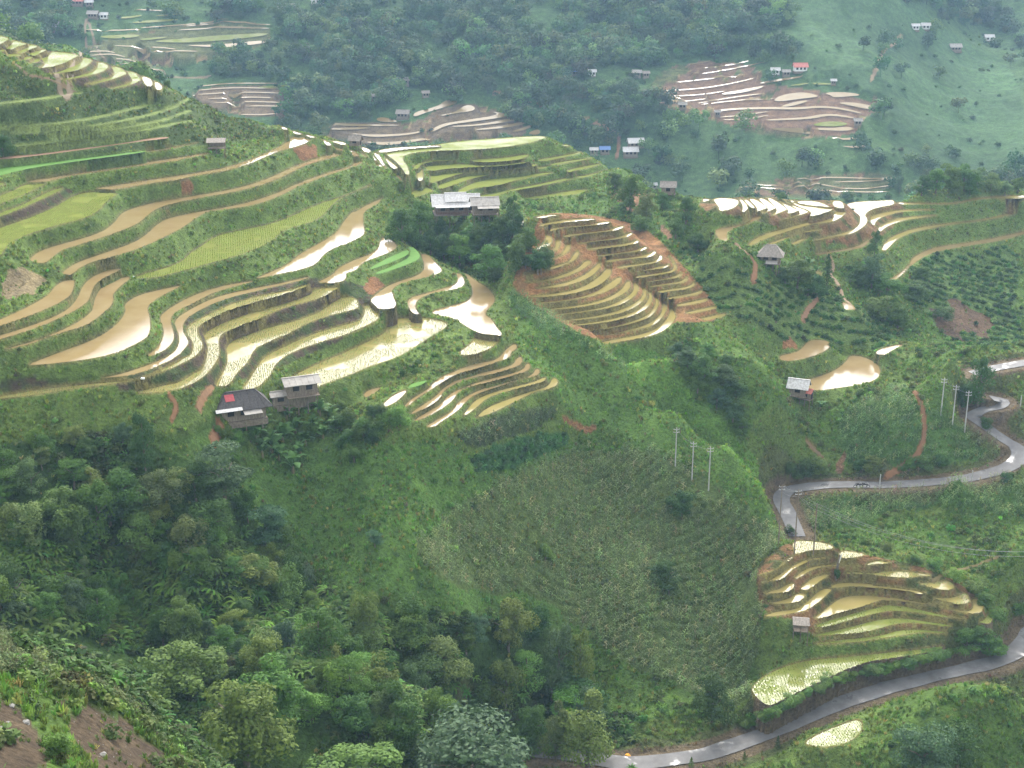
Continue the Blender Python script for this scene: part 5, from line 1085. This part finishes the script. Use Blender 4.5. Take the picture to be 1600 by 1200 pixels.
# banana plants: a stem and single large leaves
ban = MB(); ban.tube([(0, 0, -.8), (0, 0, .6), (.03, 0, 1.15)], [.17, .15, .09]); BST = ban.mesh('stem', noisy('banana_stem', (.16, .17, .07), (.2, .16, .09), 2), True)
bl = MB(); S_ = 7; Vv, Ff = [], []
for k in range(S_ + 1):
    t = k / S_; w = .30 * math.sin(min(1, .12 + t * 1.05) * math.pi) ** .6 if 0 < t < 1 else .04; x = 1.95 * t * (1 - .22 * t); z = .75 * math.sin(t * 2.3) - .55 * t * t; Vv += [(x, -w, z - .06), (x, 0, z), (x, w, z - .06)]
for k in range(S_): a = k * 3; Ff += [(a, a + 1, a + 4, a + 3), (a + 1, a + 2, a + 5, a + 4)]
bl.add(Vv, Ff); BLF = bl.mesh('leaf', ML, True)
for nb, (u, v, s, near_) in enumerate(sorted([(400, 690, 46, 1), (424, 705, 54, 1), (442, 690, 46, 1), (458, 738, 50, 1), (478, 695, 34, 1), (500, 648, 40, 1), (391, 672, 38, 1), (518, 655, 34, 1), (415, 672, 40, 1), (530, 672, 36, 1), (448, 655, 34, 1), (378, 668, 34, 1), (505, 685, 32, 1), (410, 712, 40, 1), (436, 718, 40, 1), (470, 712, 38, 1), (488, 672, 36, 1), (462, 676, 36, 1), (384, 684, 36, 1),
        (742, 378, 26, 0), (758, 372, 28, 0), (770, 380, 26, 0), (782, 400, 30, 0), (805, 398, 28, 0), (735, 368, 24, 0), (790, 385, 24, 0), (815, 388, 24, 0), (1262, 418, 24, 2), (1274, 428, 22, 2), (1282, 640, 20, 3)])):
    p = hit(u, v); h = px_m(p, s) / (2.7 if near_ == 1 else 2.4)
    lb = ['banana plant in the copse under the white-roofed house', 'banana plant growing below the dark-roofed house', 'banana plant in the trees by the thatched stilt house', 'banana plant beside the little red-roofed shed'][near_]
    t = empty('banana_plant', p - Vector((0, 0, .5 * h)), U_(0, 6.28), lb + (', ' + nth(nb if near_ == 1 else nb - 19, 13) if near_ < 2 else (' (%s)' % ('left', 'right')[nb - 27] if 0 <= nb - 27 < 2 else '')), 'banana plant', lb.replace('plant', 'plants', 1)); t.scale = (h,) * 3; obj('stem', BST, t); g = U_(.85, 1.3)
    for k in range(9):
        l = obj('leaf', BLF, t); l.location = (0, 0, .95 + .03 * k); l.rotation_euler = (U_(-.2, .2), -U_(-.1, .95), k * 2.4 + U_(-.3, .3)); q = U_(.85, 1.15); l.scale = (q,) * 3; l.color = (.085 * g, .175 * g, .05 * g, 1)
# ------------------------------------------------------------------ houses, sheds and shelters
MTH = noisy('grey_thatch', (.20, .175, .15), (.33, .29, .25), 3, .95, .1, stretch=(1, 1, .3)); MDK = noisy('dark_roof_tiles', (.045, .042, .042), (.095, .085, .08), 4); MTIN = noisy('pale_tin', (.36, .34, .32), (.60, .59, .58), 1.5, .6, .3, stretch=(2, 2, .6)); MGT = noisy('grey_fibre_sheet', (.27, .25, .225), (.40, .37, .33), 1.5)
MRED = noisy('red_roof', (.42, .14, .11), (.55, .22, .18), 2); MBLUE = noisy('blue_roof', (.12, .20, .42), (.18, .28, .5), 2); MWD = noisy('weathered_boards', (.16, .125, .095), (.30, .25, .20), 2.5, stretch=(3, 3, .5)); MWHT = noisy('whitewash', (.62, .61, .58), (.78, .77, .74), 1); MPINK = noisy('pink_tarp', (.32, .06, .07), (.42, .10, .10), 2)
MBLK = mat('dark_opening', (.02, .018, .016), .8); MPL = noisy('timber', (.15, .12, .09), (.26, .21, .16), 3)
def roof_gable(par, L, B, z, rise, ov, m, n, name='roof_sheet', th=.07, hip=0., m2=None):
    for s in (-1, 1):
        for k in range(n):
            x0, x1 = -L / 2 - ov + (L + 2 * ov) * k / n, -L / 2 - ov + (L + 2 * ov) * (k + 1) / n - .025
            e = s * (B / 2 + ov); ze = z - rise * ov / (B / 2); hx = L / 2 - hip
            t0, t1 = max(-hx, min(hx, x0)) if hip else x0, max(-hx, min(hx, x1)) if hip else x1
            mb = MB(); dz = .02 * ((k * 7) % 3 - 1); q = [(x0, e, ze + dz), (x1, e, ze + dz), (t1, 0, z + rise + dz), (t0, 0, z + rise + dz)]
            if s > 0: q = [q[1], q[0], q[3], q[2]]
            mb.slab(q, th); mb.build(name, (m2 if m2 and s > 0 else m), par)
    if hip:
        for s in (-1, 1):
            mb = MB(); x = s * (L / 2 + ov); q = [(x, -s * (-B / 2 - ov), z - rise * ov / (B / 2)), (x, s * (-B / 2 - ov), z - rise * ov / (B / 2)), (s * (L / 2 - hip), -.05, z + rise), (s * (L / 2 - hip), .05, z + rise)]
            if s < 0: pass
            mb.slab(q, th); mb.build('roof_end', m, par)
    mb = MB(); hx = (L / 2 - hip) if hip else L / 2 + ov; mb.box((0, 0, z + rise + .03), (2 * hx, .28, .07)); mb.build('ridge_cap', m, par)
FH = 'houses on the far mountainside'
def house(name, label, u, v, wpx, yaw, depth=.6, wall=2.4, stilt=0., rise=.28, roof=MGT, walls=MWD, hip=0., n=1, wins=2, ov=.55, group=None, cat='house', m2=None, lean=None, off=(0, 0)):
    p = hit(u, v); L = px_m(p, wpx) / 1.12; B = L * depth; R_ = math.radians(yaw); loc = p + Vector((off[0], off[1], 0))
    zs = [float(ground(np.array(loc.x + a * math.cos(R_) - b * math.sin(R_)), np.array(loc.y + a * math.sin(R_) + b * math.cos(R_)))) for a in (-L / 2, 0, L / 2) for b in (-B / 2, 0, B / 2)]
    zb = max(zs[4], np.mean(zs)) ; drop = min(zb - min(zs) + .6, 1.0); t = empty(name, (loc.x, loc.y, zb), R_, label, cat, group); h0 = stilt
    if stilt:
        for x in ((-.47, -.16, .16, .47) if L > 4 else (-.46, .46)):
            for y in (-.46, .46): mb = MB(); mb.tube([(x * L, y * B, -drop), (x * L, y * B, stilt + wall)], [.10, .09]); mb.build('post', MPL, t)
        mb = MB(); mb.box((0, -.12 * B, stilt), (L * 1.05, B * 1.25, .14)); mb.build('floor', MPL, t)
    else: mb = MB(); drop = min(drop, 1.3) if group == FH else drop; mb.box((0, 0, -drop / 2), (L * 1.03, B * 1.03, drop)); mb.build('foundation', MPL, t)
    rz = rise * B; mb = MB(); zt = h0 + wall; mb.box((0, 0, h0 + wall / 2 + .07), (L * .96, B * .96, wall)); g = .48
    if not hip: mb.add([(-L * g, -B * g, zt), (-L * g, B * g, zt), (-L * g, 0, zt + rz - .1), (L * g, -B * g, zt), (L * g, B * g, zt), (L * g, 0, zt + rz - .1)], [(0, 2, 1), (3, 4, 5)])
    mb.build('wall', walls, t)
    for k in range(wins):
        x = (k - (wins - 1) / 2) * L * .86 / max(wins, 1); mb = MB(); mb.box((x, -B * .48 - .03, h0 + wall * .58), (min(1.0, L * .5 / wins), .08, wall * .4)); w = mb.build('window', MBLK, t)
        mb = MB(); mb.box((x, -B * .48 - .06, h0 + wall * .36), (min(1.2, L * .55 / wins), .1, .09)); mb.build('sill', MPL, w)
    mb = MB(); mb.box((L * .48 + .03, 0, h0 + wall * .42), (.08, .9, wall * .78)); mb.build('door', MBLK, t)
    roof_gable(t, L, B, zt + .07, rz, ov, roof, n, hip=hip * L, m2=m2)
    return t, L, B, zt
def add_lean(t, L, B, z, x, w, d, m, drop=.7, sheets=2, side=-1):                # lean-to roof on two posts
    for k in range(sheets):
        x0, x1 = x - w / 2 + w * k / sheets, x - w / 2 + w * (k + 1) / sheets - .02; e = side * (B / 2 - .05); f = side * (B / 2 + d); q = [(x0, f, z - drop), (x1, f, z - drop), (x1, e, z), (x0, e, z)]
        if side > 0: q = [q[1], q[0], q[3], q[2]]
        mb = MB(); mb.slab(q, .06); mb.build('lean_to_sheet', m, t)
    for xx in (x - w * .45, x + w * .45): mb = MB(); mb.tube([(xx, side * (B / 2 + d - .15), z - drop - 2.6), (xx, side * (B / 2 + d - .15), z - drop)], [.07, .06]); mb.build('post', MPL, t)
t, L, B, z = house('farmhouse', 'dark-tiled wooden farmhouse with a pink tarp patch on its roof', 377, 651, 80, 24, .62, 2.5, 0, .36, MDK, MWD, .18, 8, 3, .8)
mb = MB(); mb.slab([(-L * .36, -B * .34, z + .36 * B * .33 + .12), (-L * .16, -B * .34, z + .36 * B * .33 + .12), (-L * .16, -B * .1, z + .36 * B * .80 + .14), (-L * .36, -B * .1, z + .36 * B * .80 + .14)], .05); mb.build('tarp', MPINK, t)
mb = MB(); mb.slab([(-L * .5 - .9, -B / 2 - .95, z - .42), (-L * .05, -B / 2 - .95, z - .42), (-L * .05, -B / 2 - .35, z - .1), (-L * .5 - .9, -B / 2 - .35, z - .1)], .05); mb.build('eave_sheet', MTIN, t)
add_lean(t, L, B, z - .5, L * .16, L * .4, 1.7, MGT, .5, 3)
t, L, B, z = house('two_storey_hut', 'two-storey tin-roofed hut with open balcony posts', 471, 634, 54, 22, .62, 2.1, 2.2, .20, MGT, MWD, 0, 6, 2, .55)
mb = MB(); mb.box((0, B * .1, 1.0), (L * .9, B * .7, 2.0)); mb.build('lower_wall', MWD, t)
for k in range(5): mb = MB(); mb.box((-L * .48 + L * .24 * k, -B * .7, 2.75), (.07, .07, 1.1)); mb.build('baluster', MPL, t)
mb = MB(); mb.box((0, -B * .7, 3.25), (L, .07, .08)); mb.build('balcony_rail', MPL, t)
t, L, B, z = house('shed', 'low grey lean-to shed between the dark farmhouse and the tin hut', 437, 634, 30, 22, .8, 1.6, 0, .18, MGT, MWD, 0, 3, 1, .3, cat='shed')
t, L, B, z = house('stilt_house', 'long white-roofed stilt house above the dark copse', 712, 346, 74, 8, .5, 2.5, 2.0, .34, MTIN, noisy('brown_boards', (.15, .085, .06), (.26, .17, .12), 2.5, stretch=(3, 3, .5)), 0, 8, 4, .8)
roof_gable(t, L * .42, B * .8, z + .75, B * .27, .5, MTIN, 4, 'upper_roof_sheet'); add_lean(t, L, B, z - .1, -L * .1, L * .8, 1.6, MTIN, .45, 5)
mb = MB(); mb.box((0, -B * .74, 3.0), (L * .9, .07, .08)); mb.build('balcony_rail', MPL, t)
t, L, B, z = house('stilt_house', 'grey-roofed stilt house joined to the right of the white-roofed one', 757, 343, 42, 8, .7, 2.3, 1.6, .30, MGT, MWD, 0, 5, 2, .6); add_lean(t, L, B, z - .2, L * .1, L * .9, 1.8, MGT, .5, 4)
t, L, B, z = house('stilt_house', 'grey thatched stilt house with hipped roof and front awning on the right slope', 1203, 419, 34, -14, .75, 2.2, 1.3, .5, MTH, MWD, .26, 4, 2, .7); add_lean(t, L, B, z - 1.5, L * .1, L * .6, 1.4, MGT, .4, 2)
t, L, B, z = house('tin_hut', 'small pale tin-roofed hut at the edge of the large rounded pond', 1247, 622, 30, -22, .8, 1.9, .8, .42, MTIN, MWD, 0, 4, 1, .5)
t, L, B, z = house('shed', 'tiny shed with a half pink half white roof below the pale tin hut', 1259, 632, 20, -35, .7, 1.5, 1.2, .3, MRED, MWD, 0, 2, 1, .3, cat='shed', m2=MTIN)
def shelter(label, u, v, wpx, yaw, hh, roof, deck, rise=.5, tw=.7):
    p = hit(u, v); L = px_m(p, wpx) / 1.15; B = L * tw; t = empty('field_shelter', p, math.radians(yaw), label, 'shelter', 'open field shelters')
    for x in (-.42, 0, .42):
        for y in (-.42, .42): mb = MB(); mb.tube([(x * L, y * B, -1.5), (x * L, y * B, hh)], [.07, .06]); mb.build('post', MPL, t)
    for k in range(5):
        x0, x1 = -L / 2 + L * k / 5, -L / 2 + L * (k + 1) / 5 - .02; mb = MB(); mb.slab([(x0, -B * .6, hh - rise * .35), (x1, -B * .6, hh - rise * .35), (x1, B * .1, hh + rise), (x0, B * .1, hh + rise)], .05); mb.build('roof_sheet', roof, t)
        mb = MB(); mb.slab([(x0, B * .1, hh + rise), (x1, B * .1, hh + rise), (x1, B * .6, hh), (x0, B * .6, hh)], .05); mb.build('roof_sheet', roof, t)
    for z in deck: mb = MB(); mb.box((0, 0, z), (L * .86, B * .86, .1)); mb.build('deck', MPL, t)
    mb = MB(); mb.box((0, B * .42, deck[0] + .45), (L * .86, .06, .7)); mb.build('back_board', MWD, t)
shelter('open grey-roofed shelter on posts standing on the grassy left hillside', 339, 236, 34, 6, 2.2, MTH, (.7,))
shelter('open grey-roofed shelter at the corner of the maize beside the roadside terraces', 1250, 992, 30, -8, 2.5, MTH, (1.0,), .45, .8)
house('field_hut', 'small grey hut on stilts on the saddle amid white paddies', 556, 233, 18, -12, .8, 1.4, .9, .5, MTH, MWD, 0, 2, 1, .4, cat='hut')
house('hut', 'grey-roofed hut half hidden by trees on the ridge right of the green hill', 1044, 306, 24, -10, .7, 2.0, .6, .4, MTH, MWD, 0, 2, 1, .4, cat='hut'); house('hut', 'small white-roofed shed left of the grey ridge hut', 1022, 296, 9, 10, .8, 1.8, .3, .4, MTIN, MWD, 0, 1, 1, .3, cat='hut')
FH = 'houses on the far mountainside'
for u, v, w, rf, wl, yaw, lb in [(100, 48, 38, MGT, MWD, 4, 'long grey-roofed far house by the wood at the upper left'), (146, 28, 20, MGT, MWD, -5, 'grey-roofed far house beside a white-roofed one'), (163, 30, 15, MTIN, MWHT, 0, 'white-roofed far house beside a grey-roofed one'), (55, 46, 12, MGT, MWD, 10, 'tiny grey far shed left of the long grey-roofed house'), (122, 8, 22, MRED, MWD, 0, 'reddish far house at the upper left of the far village'), (140, 10, 14, MTIN, MWD, 8, 'small pale far house next to the reddish one'), (385, 6, 26, MRED, MWHT, 0, 'red-roofed far house at the top edge'), (368, 10, 11, MTIN, MWHT, 5, 'small white far building left of the red-roofed one'),
 (505, 45, 34, MDK, MWD, 6, 'dark maroon-roofed far house with a pale base'), (526, 47, 16, MGT, MWD, -8, 'grey annex right of the maroon-roofed far house'), (448, 19, 30, MGT, MWD, -5, 'far house with a grey-red roof near the top edge'), (497, 6, 26, MTIN, MWHT, 4, 'pale far house at the top edge left of the wood'), (548, 72, 14, MGT, MWD, 0, 'small grey far hut on the wood edge'), (604, 154, 24, MTH, MWD, 8, 'grey far house with a long roof above the dark hut'), (588, 157, 18, MTH, MWD, -6, 'lower grey far house joined at the left'), (630, 184, 24, MTH, MWD, -10, 'dark gabled far hut above the ochre paddies'), (665, 152, 13, MTH, MWD, 15, 'tiny far hut alone in the bushes'), (632, 132, 18, MTH, MWD, 0, 'faint grey far house highest in the middle cluster'),
 (912, 112, 20, MDK, MWD, -14, 'dark-roofed far house at the end of a red track'), (893, 118, 18, MBLUE, MWD, 10, 'bluish-roofed far house of the track cluster'), (876, 119, 17, MGT, MWD, 0, 'grey far house leftmost in the track cluster'), (925, 119, 14, MTIN, MWHT, 5, 'white far shed rightmost in the track cluster'), (995, 120, 16, MGT, MWD, -10, 'grey far house right of the track cluster'), (1009, 121, 12, MTH, MWD, 12, 'small far shed beside that grey house'), (993, 230, 30, MTIN, MWD, 8, 'pale upper far house of the pair by a red path'), (985, 243, 28, MTIN, MWD, 4, 'pale lower far house of the pair by a red path'), (945, 240, 18, MBLUE, MWD, 0, 'blue-roofed far house left of the pale pair'), (928, 241, 14, MTIN, MWD, 0, 'white-roofed far shed left of the blue-roofed one'),
 (1211, 117, 16, MTIN, MWHT, 0, 'small white-roofed far house above the ochre terraces'), (1250, 111, 26, MRED, MWHT, 3, 'red-roofed far house above the ochre terraces'), (1228, 119, 14, MGT, MWD, 5, 'grey far shed between the white and red roofs'), (1430, 47, 14, MTIN, MWHT, 0, 'white far block at the left of the pair high on the right'), (1446, 46, 16, MTIN, MWHT, -4, 'white far block at the right of the pair high on the right'), (1545, 64, 17, MTIN, MWHT, 0, 'white far house alone near the right edge'), (1492, 80, 22, MGT, MWD, 5, 'long grey far shed left of the dark trees'), (1340, 196, 14, MGT, MWD, 0, 'grey far hut in the ochre terraces'), (1302, 133, 9, MTIN, MWD, 0, 'tiny white far hut by the terrace edge'), (1121, 182, 9, MGT, MWD, 0, 'tiny grey far hut on the left terrace edge'), (1066, 170, 15, MGT, MWD, 0, 'grey far house in the trees left of the ochre terraces')]:
    house('farmhouse', lb, u, v, w * .88, yaw, .6, 2.3, 0, .4, rf, wl, 0, 1, 2 if w < 20 else 3, .5, FH)
# ------------------------------------------------------------------ poles, wires and small things
MCON = noisy('concrete', (.36, .35, .33), (.48, .47, .45), 2); MWIRE = mat('wire', (.25, .25, .25), .5)
TOP = {}
def pole(label, u, v, vt, m, key, arm=True):
    p = hit(u, v); az, t_ = ray(u, vt); r = math.hypot(p.x, p.y); H = (CZ - t_ * r) - p.z
    t = empty('utility_pole', p, U_(-.3, .3), label, 'utility pole', 'utility poles'); mb = MB(); mb.tube([(0, 0, -.8), (0, 0, H)], [.13, .085], 8); mb.build('shaft', m, t)
    if arm:
        for dz in (.35, .9): mb = MB(); mb.box((0, 0, H - dz), (1.1, .07, .07)); a = mb.build('crossarm', MCON, t); [MBi.build('insulator', MTIN, a) for MBi in [ins(x, H - dz + .14) for x in (-.48, .48)]]
    TOP[key] = Vector((p.x, p.y, p.z + H - .3))
def ins(x, z): mb = MB(); mb.tube([(x, 0, z - .1), (x, 0, z + .1)], [.035, .03], 5); return mb
for k, (u, v, vt, lb) in enumerate([(1055, 728, 668, 'first pale pole from the left of three on the green spur'), (1081, 750, 690, 'middle pale pole of three on the green spur'), (1107, 766, 698, 'rightmost pale pole of three on the green spur')]): pole(lb, u, v, vt, MCON, 'a%d' % k)
for k, (u, v, vt, lb) in enumerate([(1470, 648, 590, 'first pale pole from the left of three above the upper road'), (1488, 663, 601, 'middle pale pole of three above the upper road'), (1507, 675, 610, 'rightmost pale pole of three above the upper road')]): pole(lb, u, v, vt, MCON, 'b%d' % k)
for k, (u, v, vt, lb) in enumerate([(1216, 852, 757, 'slim brown pole left of the road end'), (1241, 864, 764, 'dark pole standing in the topmost white paddy'), (1271, 864, 786, 'brown pole at the right in the topmost white paddy')]): pole(lb, u, v, vt, MPL, 'c%d' % k, k < 2)
pole('short concrete post on the inner edge of the upper road', 1374, 764, 741, MCON, 'd0', False); pole('short thin post on the outer curve of the upper road', 1518, 753, 735, MCON, 'd1', False); pole('grey pole in the bushes right of the road bends', 1594, 636, 618, MCON, 'd2', False)
p = hit(1306, 904); t = empty('vine_post', p, .2, 'leaning stump post wrapped in vines amid the roadside terraces', 'post'); mb = MB(); mb.tube([(0, 0, -.6), (.1, 0, 1.6), (.25, 0, 3.1), (.45, .1, 4.3)], [.28, .24, .2, .14], 7); mb.build('stump', MBARK, t); mb = MB(); mb.tube([(.27, -.12, 3.0), (.7, -.1, 4.5)], [.10, .08], 6); mb.build('pale_top', MWHT, t)
vm = bush_mesh(160, .35); v_ = obj('vines', vm.copy(), t); v_.data.materials[0] = ML; v_.color = (.04, .09, .02, 1); v_.scale = (1.2, 1.2, 2.6); v_.location = (0, 0, -.3)
def wire(a, b, label, sag=2.0, off=(0, 0, 0)):
    a, b = a + Vector(off), b + Vector(off); P_ = [a.lerp(b, s / 16) - Vector((0, 0, sag * 4 * (s / 16) * (1 - s / 16))) for s in range(17)]; mb = MB(); mb.tube(P_, [.022] * 17, 4); o = mb.build('power_line', MWIRE); tag(o, label, 'cable', 'power lines')
fend = Vector((0, 0, 0)) + hit(1640, 935) + Vector((0, 0, 9)); fe2 = hit(-60, 800) + Vector((0, 0, 8))
for k, o_ in enumerate([(-.5, 0, 0), (.5, 0, 0), (0, 0, -.9)]):
    wire(TOP['c2'], fend, 'thin cable sloping from the brown pole to the right edge', 3, o_); wire(TOP['c1'], TOP['c2'], 'short cable between the dark pole and the brown pole', .4, o_); wire(TOP['c0'], TOP['c1'], 'short cable between the slim brown pole and the dark pole', .4, o_)
for a, b in (('a0', 'a1'), ('a1', 'a2')): wire(TOP[a], TOP[b], 'short cable between pale poles on the green spur', .4)
for a, b in (('b0', 'b1'), ('b1', 'b2')): wire(TOP[a], TOP[b], 'short cable between pale poles above the upper road', .4)
MROCK = noisy('pale_rock', (.17, .165, .15), (.29, .28, .26), 3)
def rock(label, u, v, w, name='boulder', m=None, grp='pale boulders on the near spur'):
    p = hit(u, v); s = px_m(p, w) / 2; bm = bmesh.new(); bmesh.ops.create_icosphere(bm, subdivisions=2, radius=1)
    for q in bm.verts: q.co *= 1 + U_(-.22, .22); q.co.z *= .6
    me = bpy.data.meshes.new(name); bm.to_mesh(me); bm.free(); me.materials.append(m or MROCK); o = obj(name, me); o.location = p + Vector((0, 0, s * .15)); o.scale = (s, s * .8, s); o.rotation_euler = (0, 0, U_(0, 6)); tag(o, label, name.replace('_', ' '), grp)
for u, v, w, lb in [(18, 1104, 11, 'pale boulder near the left edge of the near spur'), (41, 1130, 14, 'largest pale boulder left of the bushy young tree'), (12, 1130, 8, 'small pale boulder by the left edge'), (161, 1181, 15, 'flat white boulder on the bare earth at the bottom left'), (70, 1083, 8, 'small boulder just under the near maize edge'), (87, 1098, 5, 'tiny stone at the top of the bare earth slope'), (2, 1137, 7, 'half hidden boulder at the very left edge'), (150, 1150, 4, 'tiny stone in the middle of the bare earth')]: rock(lb, u, v, w)
for k in range(26): rock('small stone lying on the bare earth slope at the bottom left', U_(100, 230), U_(1105, 1198), U_(1.5, 3.2), 'stone', None, 'small stones on the bare earth slope')
rock('white sack lying at the corner of the large yellow-green paddy', 208, 433, 5, 'sack', MWHT, 'white sacks on the bunds'); rock('white sack on the bund at the foot of the left terraces', 223, 592, 7, 'sack', MWHT, 'white sacks on the bunds'); rock('orange tarp bundle beside the lower road', 981, 1181, 9, 'bundle', noisy('orange_tarp', (.65, .28, .03), (.8, .38, .06), 2), 'bundles by the road')
def motorbike(label, u, v, yaw):
    p = hit(u, v); t = empty('motorbike', p + Vector((0, 0, .03)), yaw, label, 'motorbike', 'motorbikes parked on the upper road')
    for x in (-.62, .62):
        mb = MB(); mb.tube([(x + .3 * math.cos(a * .524), 0, .3 + .3 * math.sin(a * .524)) for a in range(13)], [.06] * 13, 5); w = mb.build('wheel', MBLK, t); mb = MB(); mb.tube([(x, -.05, .3), (x, .05, .3)], [.08, .08]); mb.build('hub', MTIN, w)
    mb = MB(); mb.tube([(-.62, 0, .3), (-.2, 0, .6), (.35, 0, .62), (.5, 0, .75), (.62, 0, .3)], [.05, .11, .12, .06, .04]); mb.build('frame', MBLK, t); mb = MB(); mb.box((-.28, 0, .78), (.62, .22, .12)); mb.build('saddle', MBLK, t); mb = MB(); mb.tube([(.42, -.32, 1.0), (.45, 0, .95), (.42, .32, 1.0)], [.025] * 3); mb.build('handlebar', MCON, t); mb = MB(); mb.tube([(.55, 0, .8), (.66, 0, .82)], [.09, .07]); mb.build('headlight', MTIN, t)
motorbike('dark motorbike at the left of two on the edge of the upper road', 1341, 762, .2); motorbike('dark motorbike at the right of two on the edge of the upper road', 1351, 762, -.3)

# ------------------------------------------------------------------ look-alikes: tell them apart by their order across the hillside
same = {}
for o in COL.objects:
    if o.parent is None and 'category' in o and o['category'] not in ('stone', 'cable'): same.setdefault(o['label'], []).append(o)
for lb, oo in same.items():
    if len(oo) > 1:
        oo.sort(key=lambda o: float(proj(np.array(o.location.x), np.array(o.location.y), np.array(o.location.z))[0]))
        for n, o in enumerate(oo): o['label'] = lb + ', ' + (ORD[n] + ' from the left' if len(lb.split()) < 13 else ORD[n])
